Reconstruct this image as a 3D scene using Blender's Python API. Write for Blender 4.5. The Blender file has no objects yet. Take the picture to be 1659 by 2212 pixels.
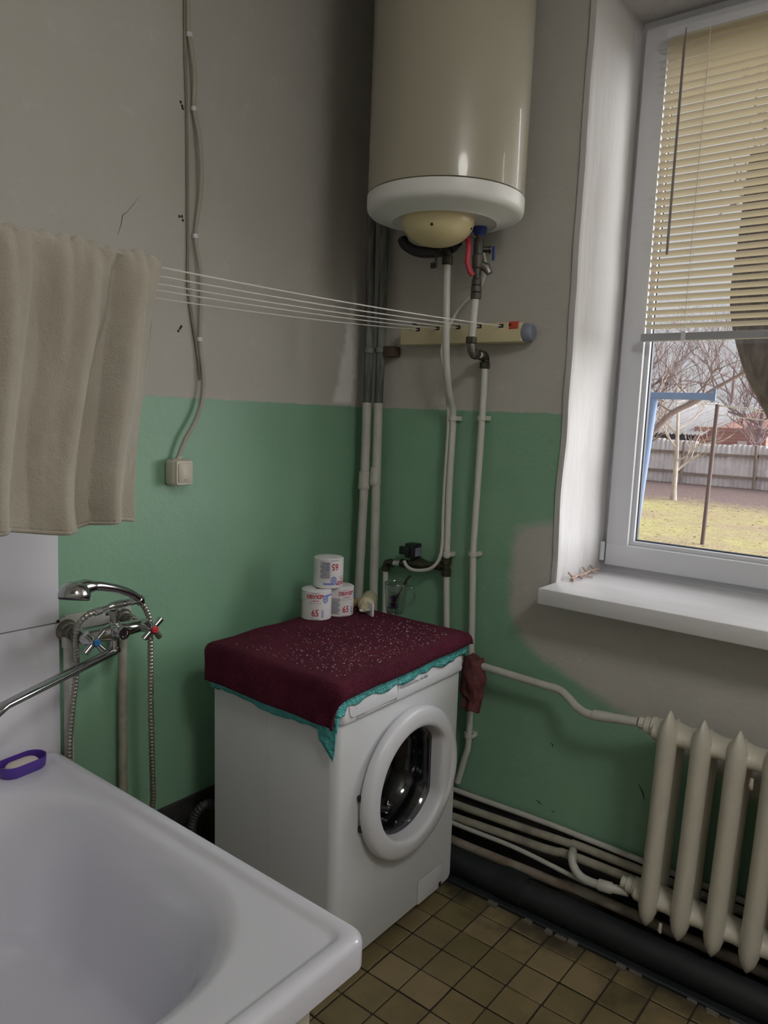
import bpy, bmesh, math, random
from mathutils import Vector, Matrix, noise
R = math.radians
PI = math.pi
scene = bpy.context.scene
C = scene.collection
random.seed(7)

# ------------------------------------------------------------------ camera
cam_d = bpy.data.cameras.new('camera')
cam = bpy.data.objects.new('camera', cam_d)
C.objects.link(cam)
cam_d.sensor_fit = 'HORIZONTAL'
cam_d.sensor_width = 36.0
cam_d.lens = 36.0 * 1633.9 / 1659.0
cam_d.clip_start = 0.02
cam_d.clip_end = 300
_y, _p, _r = R(38.143), R(7.25), R(2.36)
_f = Vector((math.cos(_y) * math.cos(_p), math.sin(_y) * math.cos(_p), -math.sin(_p)))
_r0 = Vector((math.sin(_y), -math.cos(_y), 0))
_u0 = _r0.cross(_f)
_rt = math.cos(_r) * _r0 + math.sin(_r) * _u0
_up = -math.sin(_r) * _r0 + math.cos(_r) * _u0
_m = Matrix((_rt, _up, -_f)).transposed().to_4x4()
_m.translation = Vector((-2.2609, -1.9028, 1.5446))
cam.matrix_world = _m
scene.camera = cam

# ------------------------------------------------------------------ world, sun, exposure
world = bpy.data.worlds.new('world')
scene.world = world
world.use_nodes = True
_bg = world.node_tree.nodes['Background']
_bg.inputs['Color'].default_value = (0.985, 0.98, 1.0, 1)
_bg.inputs['Strength'].default_value = 1.10
sun_d = bpy.data.lights.new('hazy_sun', 'SUN')
sun_d.energy = 21.0
sun_d.angle = R(80)
sun_d.color = (1.0, 0.985, 0.965)
sun = bpy.data.objects.new('hazy_sun', sun_d)
C.objects.link(sun)
sun.rotation_euler = Vector((0.52, -0.82, 0.24)).to_track_quat('Z', 'Y').to_euler()
vs = scene.view_settings
vs.view_transform = 'Standard'
vs.look = 'None'
vs.gamma = 1.0
vs.use_curve_mapping = False
vs.exposure = -0.72

# ------------------------------------------------------------------ materials
MATS = {}


def new_mat(name):
    m = bpy.data.materials.new(name)
    m.use_nodes = True
    nt = m.node_tree
    b = nt.nodes['Principled BSDF']
    return m, nt, b


def col4(c):
    return (c[0], c[1], c[2], 1.0)


def mix_rgb(nt, fac, a, b, mode='MIX'):
    n = nt.nodes.new('ShaderNodeMix')
    n.data_type = 'RGBA'
    n.blend_type = mode
    for sock, v in ((n.inputs[0], fac), (n.inputs[6], a), (n.inputs[7], b)):
        if hasattr(v, 'is_linked'):
            nt.links.new(v, sock)
        elif isinstance(v, (int, float)):
            sock.default_value = v
        else:
            sock.default_value = col4(v)
    return n.outputs[2]


def math_n(nt, op, a, b=None, c=None):
    n = nt.nodes.new('ShaderNodeMath')
    n.operation = op
    for i, v in enumerate((a, b, c)):
        if v is None:
            continue
        if hasattr(v, 'is_linked'):
            nt.links.new(v, n.inputs[i])
        else:
            n.inputs[i].default_value = v
    return n.outputs[0]


def noise_n(nt, scale, detail=4, rough=0.6, coord='Object', stretch=None):
    t = nt.nodes.new('ShaderNodeTexNoise')
    t.inputs['Scale'].default_value = scale
    t.inputs['Detail'].default_value = detail
    t.inputs['Roughness'].default_value = rough
    if coord == 'World':
        g = nt.nodes.new('ShaderNodeNewGeometry')
        src = g.outputs['Position']
    else:
        g = nt.nodes.new('ShaderNodeTexCoord')
        src = g.outputs['Object']
    if stretch:
        mp = nt.nodes.new('ShaderNodeMapping')
        mp.inputs['Scale'].default_value = stretch
        nt.links.new(src, mp.inputs['Vector'])
        src = mp.outputs['Vector']
    nt.links.new(src, t.inputs['Vector'])
    return t.outputs['Fac']


def ramp(nt, fac, lo, hi):
    n = nt.nodes.new('ShaderNodeMapRange')
    n.inputs['From Min'].default_value = lo
    n.inputs['From Max'].default_value = hi
    nt.links.new(fac, n.inputs['Value'])
    return n.outputs['Result']


def bump(nt, b, fac, strength, dist=0.01):
    n = nt.nodes.new('ShaderNodeBump')
    n.inputs['Strength'].default_value = strength
    n.inputs['Distance'].default_value = dist
    nt.links.new(fac, n.inputs['Height'])
    nt.links.new(n.outputs['Normal'], b.inputs['Normal'])


def mat(name, c=(0.5, 0.5, 0.5), rough=0.5, metal=0.0, c2=None, ns=8, lo=0.4, hi=0.7, bmp=0.0, bs=60,
        stretch=None, spec=None, coat=0.0, sheen=0.0, trans=0.0, bdist=0.004, detail=4):
    if name in MATS:
        return MATS[name]
    m, nt, b = new_mat(name)
    b.inputs['Base Color'].default_value = col4(c)
    b.inputs['Roughness'].default_value = rough
    b.inputs['Metallic'].default_value = metal
    if spec is not None:
        b.inputs['Specular IOR Level'].default_value = spec
    if coat:
        b.inputs['Coat Weight'].default_value = coat
        b.inputs['Coat Roughness'].default_value = 0.05
    if sheen:
        b.inputs['Sheen Weight'].default_value = sheen
        b.inputs['Sheen Roughness'].default_value = 0.5
    if trans:
        b.inputs['Transmission Weight'].default_value = trans
    if c2 is not None:
        f = ramp(nt, noise_n(nt, ns, detail, stretch=stretch), lo, hi)
        nt.links.new(mix_rgb(nt, f, c, c2), b.inputs['Base Color'])
    if bmp:
        bump(nt, b, noise_n(nt, bs, 3, stretch=stretch), bmp, bdist)
    MATS[name] = m
    return m


def sep_xyz(nt):
    g = nt.nodes.new('ShaderNodeNewGeometry')
    s = nt.nodes.new('ShaderNodeSeparateXYZ')
    nt.links.new(g.outputs['Position'], s.inputs[0])
    return s.outputs


ZG = 1.574
GREEN = (0.240, 0.430, 0.290)
GREY = (0.505, 0.488, 0.455)


def wall_mat(name, side):
    m, nt, b = new_mat(name)
    x, y, z = sep_xyz(nt)
    n1 = noise_n(nt, 2.2, 5, 0.6, 'World')
    n2 = noise_n(nt, 14, 5, 0.65, 'World')
    n3 = noise_n(nt, 55, 3, 0.6, 'World')
    grey = mix_rgb(nt, ramp(nt, n1, 0.35, 0.7), GREY, (0.48, 0.46, 0.42))
    grey = mix_rgb(nt, ramp(nt, n2, 0.58, 0.8), grey, (0.57, 0.555, 0.53))
    green = mix_rgb(nt, ramp(nt, n1, 0.35, 0.7), GREEN, (0.21, 0.385, 0.27))
    green = mix_rgb(nt, ramp(nt, n2, 0.62, 0.85), green, (0.265, 0.44, 0.33))
    zz = math_n(nt, 'ADD', z, math_n(nt, 'MULTIPLY', math_n(nt, 'SUBTRACT', n2, 0.5), 0.012))
    isgrey = ramp(nt, zz, ZG - 0.002, ZG + 0.002)
    if side == 'right':
        # plaster repair under the sill: a rounded patch with a soft brushed edge
        wob = math_n(nt, 'MULTIPLY', math_n(nt, 'SUBTRACT', n1, 0.5), 0.10)
        wob2 = math_n(nt, 'MULTIPLY', math_n(nt, 'SUBTRACT', n2, 0.5), 0.05)
        # distance from the patch: y < y_edge(z), rounded box centred (-1.75, 0.95)
        dy = math_n(nt, 'MAXIMUM', math_n(nt, 'SUBTRACT', math_n(nt, 'ABSOLUTE', math_n(nt, 'ADD', y, 1.75)), 0.90), 0.0)
        # lower edge slopes down towards the radiator
        zc = math_n(nt, 'ADD', z, math_n(nt, 'MULTIPLY', math_n(nt, 'ADD', y, 0.80), -0.34))
        dz = math_n(nt, 'MAXIMUM', math_n(nt, 'SUBTRACT', math_n(nt, 'ABSOLUTE', math_n(nt, 'SUBTRACT', zc, 0.985)), 0.065), 0.0)
        d = math_n(nt, 'SQRT', math_n(nt, 'ADD', math_n(nt, 'MULTIPLY', dy, dy), math_n(nt, 'MULTIPLY', dz, dz)))
        d = math_n(nt, 'ADD', math_n(nt, 'ADD', d, wob), wob2)
        patch = math_n(nt, 'SUBTRACT', 1.0, ramp(nt, d, 0.145, 0.185))
        isgrey = math_n(nt, 'MAXIMUM', isgrey, patch)
    colr = mix_rgb(nt, isgrey, green, grey)
    if side == 'left':
        # light filler stripe brushed down beside the corner
        wob = math_n(nt, 'MULTIPLY', math_n(nt, 'SUBTRACT', n2, 0.5), 0.08)
        xe = math_n(nt, 'ADD', math_n(nt, 'ADD', x, wob), math_n(nt, 'MULTIPLY', math_n(nt, 'SUBTRACT', z, 1.60), -0.20))
        a = ramp(nt, xe, -0.175, -0.145)
        e = math_n(nt, 'SUBTRACT', 1.0, ramp(nt, math_n(nt, 'ADD', x, wob), -0.075, -0.045))
        t = math_n(nt, 'SUBTRACT', 1.0, ramp(nt, zz, 1.98, 2.08))
        low = ramp(nt, zz, ZG + 0.004, ZG + 0.02)
        s = math_n(nt, 'MULTIPLY', math_n(nt, 'MULTIPLY', a, e), math_n(nt, 'MULTIPLY', t, low))
        colr = mix_rgb(nt, math_n(nt, 'MULTIPLY', s, 0.90), colr, (0.80, 0.79, 0.77))
    nt.links.new(colr, b.inputs['Base Color'])
    rg = nt.nodes.new('ShaderNodeMapRange')
    rg.inputs['To Min'].default_value = 0.42
    rg.inputs['To Max'].default_value = 0.85
    nt.links.new(isgrey, rg.inputs['Value'])
    nt.links.new(rg.outputs['Result'], b.inputs['Roughness'])
    hsum = math_n(nt, 'ADD', n2, math_n(nt, 'MULTIPLY', n3, 0.25))
    bump(nt, b, hsum, 0.25, 0.01)
    return m


M_WALL_L = wall_mat('painted_plaster_left', 'left')
M_WALL_R = wall_mat('painted_plaster_right', 'right')
M_PLAIN = mat('pale_plaster', (0.70, 0.685, 0.655), 0.85, c2=(0.64, 0.62, 0.585), ns=3, bmp=0.2, bs=20)
M_CEIL = mat('ceiling_white', (0.80, 0.79, 0.77), 0.9, c2=(0.74, 0.73, 0.71), ns=2)
M_TILE_W = mat('white_glazed_tile', (0.78, 0.77, 0.83), 0.22, c2=(0.74, 0.73, 0.79), ns=3, coat=0.3)
M_GROUT_W = mat('pale_grout', (0.42, 0.42, 0.42), 0.9)
M_GROUT = mat('dark_grout', (0.035, 0.03, 0.024), 0.9, c2=(0.06, 0.05, 0.04), ns=20)
M_JAMB = mat('flaking_white_paint', (0.54, 0.525, 0.53), 0.6, c2=(0.46, 0.435, 0.43), ns=9, lo=0.5, hi=0.75,
             bmp=0.35, bs=40, stretch=(1, 1, 0.22), bdist=0.010)
M_SILL = mat('glossy_white_paint', (0.74, 0.73, 0.75), 0.32, c2=(0.66, 0.65, 0.66), ns=10, bmp=0.25, bs=26,
             stretch=(1, 0.2, 1))
M_PVC = mat('white_pvc', (0.64, 0.65, 0.69), 0.35)
M_GASKET = mat('grey_gasket', (0.05, 0.06, 0.09), 0.5)
M_ENAMEL = mat('white_enamel', (0.70, 0.715, 0.745), 0.28, c2=(0.67, 0.68, 0.70), ns=2)
M_WMPLASTIC = mat('white_plastic', (0.70, 0.705, 0.75), 0.33)
M_TUB = mat('tub_enamel', (0.67, 0.665, 0.735), 0.16, coat=0.3)
M_CREAM = mat('cream_enamel', (0.345, 0.32, 0.25), 0.34, coat=0.30)
M_CAPW = mat('heater_white_plastic', (0.72, 0.72, 0.70), 0.35)
M_DOME = mat('cream_plastic', (0.66, 0.56, 0.32), 0.28)
M_BLACK = mat('black_plastic', (0.012, 0.012, 0.014), 0.4)
M_BRASS = mat('dull_brass', (0.085, 0.075, 0.055), 0.45, metal=0.7, c2=(0.05, 0.045, 0.035), ns=40)
M_NICKEL = mat('tarnished_nickel', (0.22, 0.205, 0.18), 0.4, metal=0.8, c2=(0.12, 0.11, 0.10), ns=50)
M_CHROME = mat('chrome', (0.50, 0.50, 0.51), 0.17, metal=1.0)
M_HOSE = mat('steel_hose', (0.36, 0.345, 0.31), 0.34, metal=0.9)
M_PPR = mat('white_polymer_pipe', (0.60, 0.595, 0.56), 0.4)
M_CABLE = mat('white_cable', (0.58, 0.565, 0.52), 0.5)
M_GCABLE = mat('grey_cable', (0.40, 0.37, 0.31), 0.55)
M_RED = mat('red_plastic', (0.46, 0.03, 0.06), 0.4)
M_ORED = mat('orange_red_plastic', (0.52, 0.075, 0.045), 0.4)
M_BLUE = mat('blue_plastic', (0.02, 0.045, 0.22), 0.4)
M_GBLUE = mat('grey_blue_plastic', (0.20, 0.22, 0.29), 0.45)
M_RISER_D = mat('worn_grey_paint', (0.075, 0.085, 0.08), 0.6, c2=(0.20, 0.21, 0.195), ns=22, lo=0.5, hi=0.62,
                stretch=(1, 1, 0.12), bmp=0.3, bs=30)
M_RISER_W = mat('pipe_white_paint', (0.54, 0.535, 0.50), 0.45, c2=(0.47, 0.46, 0.42), ns=15, bmp=0.2, bs=30)
M_RAD = mat('radiator_cream_paint', (0.60, 0.57, 0.485), 0.38, c2=(0.54, 0.505, 0.42), ns=9, lo=0.45, hi=0.75, bmp=0.15, bs=25)
M_OLDPIPE = mat('dirty_pipe_paint', (0.36, 0.335, 0.275), 0.6, c2=(0.22, 0.20, 0.165), ns=12, lo=0.45, hi=0.7)
M_RUSTPIPE = mat('rusty_pipe_paint', (0.22, 0.17, 0.125), 0.7, c2=(0.33, 0.30, 0.25), ns=7, lo=0.42, hi=0.6)
M_SEWER = mat('black_bitumen_paint', (0.007, 0.010, 0.012), 0.65, c2=(0.016, 0.019, 0.021), ns=9, bmp=0.4, bs=25)
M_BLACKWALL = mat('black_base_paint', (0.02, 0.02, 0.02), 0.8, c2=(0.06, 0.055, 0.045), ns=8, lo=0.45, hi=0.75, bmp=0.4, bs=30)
M_REELC = mat('yellowed_plastic', (0.60, 0.53, 0.33), 0.4)
M_CORD = mat('white_cord', (0.68, 0.66, 0.63), 0.5)
M_SOCK = mat('beige_plastic', (0.56, 0.52, 0.43), 0.4)
M_PAPER = mat('white_paper', (0.72, 0.70, 0.72), 0.75)
M_PRED = mat('red_ink', (0.45, 0.02, 0.035), 0.7)
M_PBLUE = mat('blue_ink', (0.16, 0.24, 0.55), 0.7)
M_PGREY = mat('grey_ink', (0.16, 0.16, 0.20), 0.7)
M_CARD = mat('cardboard', (0.33, 0.25, 0.17), 0.8)
M_TEAL = mat('teal_film', (0.07, 0.42, 0.42), 0.22, c2=(0.12, 0.52, 0.52), ns=40, bmp=1.0, bs=70, bdist=0.02, coat=0.3)
M_WOOD = mat('bare_wood', (0.36, 0.24, 0.12), 0.6, c2=(0.28, 0.18, 0.09), ns=12)
M_OLDBOTTLE = mat('ivory_plastic', (0.56, 0.50, 0.34), 0.45)
M_RAG = mat('faded_red_cloth', (0.12, 0.030, 0.036), 0.9, c2=(0.19, 0.07, 0.072), ns=30, bmp=0.6, bs=120)
M_PURPLE = mat('purple_plastic', (0.085, 0.035, 0.30), 0.35)
M_SOAP = mat('soap', (0.66, 0.60, 0.53), 0.5)
M_SLAT = mat('ivory_slat', (0.66, 0.52, 0.28), 0.4)
M_RAIL = mat('ivory_rail', (0.34, 0.34, 0.36), 0.4)
M_WAND = mat('grey_wand', (0.20, 0.17, 0.17), 0.3)
M_BRUSHBLUE = mat('blue_bristle', (0.02, 0.02, 0.09), 0.5)
M_RUBBER = mat('dark_rubber', (0.035, 0.036, 0.042), 0.5)
M_DRUM = mat('drum_steel', (0.16, 0.16, 0.18), 0.35, metal=0.9)
M_TWIG = mat('dry_twig', (0.42, 0.31, 0.26), 0.8, c2=(0.24, 0.17, 0.15), ns=60)


def slat_translucent():
    m, nt, b = new_mat('ivory_slat_translucent')
    b.inputs['Base Color'].default_value = (0.50, 0.445, 0.34, 1)
    b.inputs['Roughness'].default_value = 0.4
    t = nt.nodes.new('ShaderNodeBsdfTranslucent')
    t.inputs['Color'].default_value = (0.56, 0.48, 0.34, 1)
    mx = nt.nodes.new('ShaderNodeMixShader')
    mx.inputs[0].default_value = 0.28
    nt.links.new(b.outputs[0], mx.inputs[1])
    nt.links.new(t.outputs[0], mx.inputs[2])
    nt.links.new(mx.outputs[0], nt.nodes['Material Output'].inputs['Surface'])
    return m


M_SLAT = slat_translucent()


def thin_glass(name, tint, gloss, rough=0.02):
    m, nt, b = new_mat(name)
    nt.nodes.remove(b)
    tr = nt.nodes.new('ShaderNodeBsdfTransparent')
    tr.inputs['Color'].default_value = col4(tint)
    gl = nt.nodes.new('ShaderNodeBsdfGlossy')
    gl.inputs['Roughness'].default_value = rough
    lw = nt.nodes.new('ShaderNodeLayerWeight')
    lw.inputs['Blend'].default_value = 0.5
    f = math_n(nt, 'MULTIPLY', math_n(nt, 'ADD', math_n(nt, 'POWER', lw.outputs['Facing'], 4.0), 0.05), gloss)
    mx = nt.nodes.new('ShaderNodeMixShader')
    nt.links.new(f, mx.inputs[0])
    nt.links.new(tr.outputs[0], mx.inputs[1])
    nt.links.new(gl.outputs[0], mx.inputs[2])
    nt.links.new(mx.outputs[0], nt.nodes['Material Output'].inputs['Surface'])
    return m


M_PANE = thin_glass('window_glass', (0.94, 0.95, 0.96), 0.5)
M_DOORGLASS = thin_glass('smoked_glass', (0.42, 0.43, 0.47), 1.3, 0.03)
M_MUG = thin_glass('clear_glass', (0.80, 0.82, 0.83), 2.4, 0.12)


def tile_mats():
    out = []
    for i, c in enumerate(((0.235, 0.178, 0.088), (0.205, 0.160, 0.078), (0.265, 0.200, 0.108), (0.19, 0.150, 0.070))):
        m, nt, b = new_mat('ochre_floor_tile_%d' % i)
        n1 = noise_n(nt, 5, 5, 0.65, 'World')
        n2 = noise_n(nt, 30, 4, 0.6, 'World')
        cc = mix_rgb(nt, ramp(nt, n1, 0.45, 0.75), c, (c[0] * 0.62, c[1] * 0.62, c[2] * 0.62))
        cc = mix_rgb(nt, ramp(nt, n2, 0.6, 0.8), cc, (c[0] * 0.75, c[1] * 0.72, c[2] * 0.7))
        # black bitumen splashes along the wall side
        x, y, z = sep_xyz(nt)
        d = math_n(nt, 'ADD', x, math_n(nt, 'MULTIPLY', math_n(nt, 'SUBTRACT', n1, 0.5), 0.45))
        cc = mix_rgb(nt, math_n(nt, 'MULTIPLY', ramp(nt, d, -0.36, -0.21), 0.9), cc, (0.035, 0.03, 0.025))
        nt.links.new(cc, b.inputs['Base Color'])
        b.inputs['Roughness'].default_value = 0.42
        bump(nt, b, n2, 0.15, 0.004)
        out.append(m)
    return out


M_TILES = tile_mats()


def blanket_mat():
    m, nt, b = new_mat('maroon_pile_fabric')
    n1 = noise_n(nt, 9, 5, 0.7)
    n2 = noise_n(nt, 160, 3, 0.7)
    n3 = noise_n(nt, 420, 2, 0.7)
    cc = mix_rgb(nt, ramp(nt, n1, 0.35, 0.7), (0.075, 0.009, 0.023), (0.145, 0.022, 0.047))
    cc = mix_rgb(nt, ramp(nt, n2, 0.40, 0.75), cc, (0.045, 0.006, 0.014))
    nt.links.new(cc, b.inputs['Base Color'])
    b.inputs['Roughness'].default_value = 0.95
    b.inputs['Specular IOR Level'].default_value = 0.1
    b.inputs['Sheen Weight'].default_value = 0.10
    b.inputs['Sheen Roughness'].default_value = 0.5
    b.inputs['Sheen Tint'].default_value = (0.7, 0.3, 0.4, 1)
    bump(nt, b, math_n(nt, 'ADD', n2, n3), 0.9, 0.006)
    return m


M_BLANKET = blanket_mat()


def towel_mat():
    m, nt, b = new_mat('beige_terry')
    n1 = noise_n(nt, 6, 5, 0.6)
    n2 = noise_n(nt, 240, 2, 0.7)
    n3 = noise_n(nt, 40, 4, 0.7)
    cc = mix_rgb(nt, ramp(nt, n1, 0.35, 0.7), (0.415, 0.385, 0.325), (0.355, 0.325, 0.265))
    nt.links.new(cc, b.inputs['Base Color'])
    b.inputs['Roughness'].default_value = 0.95
    b.inputs['Specular IOR Level'].default_value = 0.1
    b.inputs['Sheen Weight'].default_value = 0.3
    bump(nt, b, math_n(nt, 'ADD', n2, math_n(nt, 'MULTIPLY', n3, 1.2)), 0.4, 0.005)
    return m


M_TOWEL = towel_mat()


# ------------------------------------------------------------------ mesh helpers
class MB:
    def __init__(self):
        self.v = []
        self.f = []

    def add(self, vs_, fs):
        o = len(self.v)
        self.v.extend([Vector(p) for p in vs_])
        self.f.extend([tuple(i + o for i in q) for q in fs])
        return self

    def box(self, x0, x1, y0, y1, z0, z1, bev=0.0, seg=2, mtx=None):
        bm = bmesh.new()
        bmesh.ops.create_cube(bm, size=1)
        for w in bm.verts:
            w.co = Vector((x0 + (w.co.x + .5) * (x1 - x0), y0 + (w.co.y + .5) * (y1 - y0), z0 + (w.co.z + .5) * (z1 - z0)))
        if bev:
            bmesh.ops.bevel(bm, geom=list(bm.edges), offset=bev, segments=seg, affect='EDGES', profile=0.5)
        bm.verts.index_update()
        vs_ = [mtx @ w.co if mtx else w.co.copy() for w in bm.verts]
        self.add(vs_, [[w.index for w in q.verts] for q in bm.faces])
        bm.free()
        return self

    def tube(self, pts, r, n=12, caps=True, flat=1.0):
        pts = [Vector(p) for p in pts]
        rs = r if isinstance(r, (list, tuple)) else [r] * len(pts)
        tang = []
        for i in range(len(pts)):
            a = pts[max(0, i - 1)]
            b = pts[min(len(pts) - 1, i + 1)]
            t = (b - a)
            tang.append(t.normalized() if t.length > 1e-9 else Vector((0, 0, 1)))
        ref = Vector((0, 0, 1)) if abs(tang[0].z) < 0.9 else Vector((1, 0, 0))
        u = tang[0].cross(ref).normalized()
        vs_, fs = [], []
        for i, p in enumerate(pts):
            t = tang[i]
            u = (u - t * u.dot(t))
            u = u.normalized() if u.length > 1e-6 else t.orthogonal().normalized()
            w = t.cross(u)
            for k in range(n):
                a = 2 * PI * k / n
                vs_.append(p + (u * math.cos(a) + w * math.sin(a) * flat) * rs[i])
        for i in range(len(pts) - 1):
            for k in range(n):
                k2 = (k + 1) % n
                fs.append((i * n + k, i * n + k2, (i + 1) * n + k2, (i + 1) * n + k))
        if caps:
            fs.append(tuple(reversed(range(n))))
            fs.append(tuple(range((len(pts) - 1) * n, len(pts) * n)))
        return self.add(vs_, fs)

    def lathe(self, prof, o, axis=(0, 0, 1), n=32, cap0=True, cap1=True, hexa=False):
        """prof: list of (radius, height along axis)"""
        ax = Vector(axis).normalized()
        u = ax.orthogonal().normalized()
        w = ax.cross(u)
        o = Vector(o)
        vs_, fs = [], []
        for rr_, h in prof:
            for k in range(n):
                a = 2 * PI * k / n
                vs_.append(o + ax * h + (u * math.cos(a) + w * math.sin(a)) * rr_)
        for i in range(len(prof) - 1):
            for k in range(n):
                k2 = (k + 1) % n
                fs.append((i * n + k, i * n + k2, (i + 1) * n + k2, (i + 1) * n + k))
        if cap0:
            fs.append(tuple(reversed(range(n))))
        if cap1:
            fs.append(tuple(range((len(prof) - 1) * n, len(prof) * n)))
        return self.add(vs_, fs)

    def loops(self, rings, cap0=False, cap1=False, closed=True):
        n = len(rings[0])
        vs_ = [p for q in rings for p in q]
        fs = []
        for i in range(len(rings) - 1):
            for k in range(n if closed else n - 1):
                k2 = (k + 1) % n
                fs.append((i * n + k, i * n + k2, (i + 1) * n + k2, (i + 1) * n + k))
        if cap0:
            fs.append(tuple(reversed(range(n))))
        if cap1:
            fs.append(tuple(range((len(rings) - 1) * n, len(rings) * n)))
        return self.add(vs_, fs)

    def build(self, name, m, parent=None, angle=35, fixn=True):
        me = bpy.data.meshes.new(name)
        off = ORG.get(parent.name, Vector((0, 0, 0))) if parent else Vector((0, 0, 0))
        me.from_pydata([tuple(p - off) for p in self.v], [], self.f)
        if fixn:
            bm = bmesh.new()
            bm.from_mesh(me)
            bmesh.ops.recalc_face_normals(bm, faces=list(bm.faces))
            bm.to_mesh(me)
            bm.free()
        if angle:
            me.shade_smooth()
            me.set_sharp_from_angle(angle=R(angle))
        me.materials.append(m)
        o = bpy.data.objects.new(name, me)
        C.objects.link(o)
        if parent:
            o.parent = parent
            ORG[o.name] = off
        return o


ORG = {}


def tag(o, label, cat, group=None, kind=None):
    o['label'] = label
    o['category'] = cat
    if group:
        o['group'] = group
    if kind:
        o['kind'] = kind
    return o


def thing(name, label, cat, loc=(0, 0, 0), group=None, kind=None):
    o = bpy.data.objects.new(name, None)
    C.objects.link(o)
    o.location = loc
    o.empty_display_size = 0.05
    ORG[o.name] = Vector(loc)
    return tag(o, label, cat, group, kind)


def smooth(pts, n=6):
    P = [Vector(p) for p in pts]
    out = []
    for i in range(len(P) - 1):
        p0, p1, p2, p3 = P[max(0, i - 1)], P[i], P[i + 1], P[min(len(P) - 1, i + 2)]
        for k in range(n):
            t = k / n
            out.append(0.5 * ((2 * p1) + (-p0 + p2) * t + (2 * p0 - 5 * p1 + 4 * p2 - p3) * t * t + (-p0 + 3 * p1 - 3 * p2 + p3) * t ** 3))
    out.append(P[-1])
    return out


def rrect(cx, cy, hx, hy, r, nc=8, ns=4):
    """rounded rectangle, counter-clockwise, as 2-D points with matching counts"""
    pts = []
    cs = ((cx + hx - r, cy + hy - r, 0), (cx - hx + r, cy + hy - r, PI / 2), (cx - hx + r, cy - hy + r, PI), (cx + hx - r, cy - hy + r, 1.5 * PI))
    for q in range(4):
        ax, ay, a0 = cs[q]
        for k in range(nc + 1):
            a = a0 + (PI / 2) * k / nc
            pts.append((ax + r * math.cos(a), ay + r * math.sin(a)))
        bx, by, b0 = cs[(q + 1) % 4]
        e = pts[-1]
        s = (bx + r * math.cos(b0), by + r * math.sin(b0))
        for k in range(1, ns):
            t = k / ns
            pts.append((e[0] + (s[0] - e[0]) * t, e[1] + (s[1] - e[1]) * t))
    return pts


def text_mesh(s, size, bold=0.0, align='CENTER'):
    cu = bpy.data.curves.new('t', 'FONT')
    cu.body = s
    cu.size = size
    cu.align_x = align
    cu.align_y = 'CENTER'
    cu.offset = bold
    cu.resolution_u = 3
    o = bpy.data.objects.new('t', cu)
    C.objects.link(o)
    dg = bpy.context.evaluated_depsgraph_get()
    me = bpy.data.meshes.new_from_object(o.evaluated_get(dg))
    vs_ = [v.co.copy() for v in me.vertices]
    fs = [tuple(p.vertices) for p in me.polygons]
    bpy.data.objects.remove(o)
    bpy.data.curves.remove(cu)
    bpy.data.meshes.remove(me)
    return vs_, fs

FILL_GLOW = 40.0
# ------------------------------------------------------------------ room shell
RX0, RY0, RH = -3.3, -3.4, 3.10          # room: x RX0..0, y RY0..0
WX = 0.42                                # outer face of the window wall
OY0, OY1, OZ0, OZ1 = -2.42, -0.848, 0.985, 2.86   # window opening


def structure(o, label, cat):
    return tag(o, label, cat, kind='structure')


wl = structure(MB().box(RX0 - 0.2, 0.0, 0.0, 0.2, -0.1, RH).build('wall_left', M_WALL_L),
               'plaster wall, grey above and mint green below, with socket and bath mixer', 'wall')
# wall_right with a real opening
b = MB()
b.box(0, WX, OY1, 0.2, -0.1, RH)
b.box(0, WX, RY0 - 0.2, OY0, -0.1, RH)
b.box(0, WX, OY0, OY1, -0.1, OZ0)
b.box(0, WX, OY0, OY1, OZ1, RH)
wr = structure(b.build('wall_right', M_WALL_R),
               'window wall, grey above and green below with a bare plaster patch under the sill', 'wall')
structure(MB().box(RX0 - 0.2, WX, RY0 - 0.2, RY0, -0.1, RH).build('wall_rear', M_PLAIN), 'pale plaster wall behind the viewer', 'wall')
structure(MB().box(RX0 - 0.2, RX0, RY0, 0.0, -0.1, RH).build('wall_side', M_PLAIN), 'pale plaster wall beyond the bathtub', 'wall')
structure(MB().box(RX0 - 0.2, WX, RY0 - 0.2, 0.2, RH, RH + 0.15).build('ceiling', M_CEIL), 'white plastered ceiling', 'ceiling')

# flaking painted reveal of the window: uneven strips on the three sides of the opening
def reveal(name, pts_uv, f):
    vs_, fs = [], []
    nu, nv = pts_uv
    for i in range(nu + 1):
        for j in range(nv + 1):
            vs_.append(f(i / nu, j / nv))
    for i in range(nu):
        for j in range(nv):
            a = i * (nv + 1) + j
            fs.append((a, a + 1, a + nv + 2, a + nv + 1))
    o = MB().add(vs_, fs).build(name, M_JAMB, wr)
    return o


def wob(p, s, a):
    return noise.noise(Vector(p) * s) * a


def jamb_left(u, v):
    z = OZ0 + (OZ1 - OZ0) * v
    # u: 0 on the room face, a rounded arris, then along the depth
    if u < 0.12:
        x, y = -0.006, OY1 + 0.016 - 0.018 * (u / 0.12)
    elif u < 0.25:
        a = (u - 0.12) / 0.13
        x, y = -0.006 + 0.024 * a, OY1 - 0.002 - 0.004 * math.sin(a * PI / 2)
    else:
        t = (u - 0.25) / 0.75
        x = 0.018 + (0.33 - 0.018) * t
        y = OY1 - 0.004 - 0.018 * t
    return (x + wob((x, y, z), 7, 0.003), y - 0.004 + wob((z, x, y), 5, 0.005), z)


reveal('jamb_plaster', (24, 60), jamb_left)
reveal('jamb_plaster', (8, 20), lambda u, v: (-0.003 + 0.333 * u, OY0 + 0.004, OZ0 + (OZ1 - OZ0) * v))
reveal('lintel_plaster', (8, 20), lambda u, v: (-0.003 + 0.333 * u, OY0 + (OY1 - OY0) * v, OZ1 - 0.004))

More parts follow.
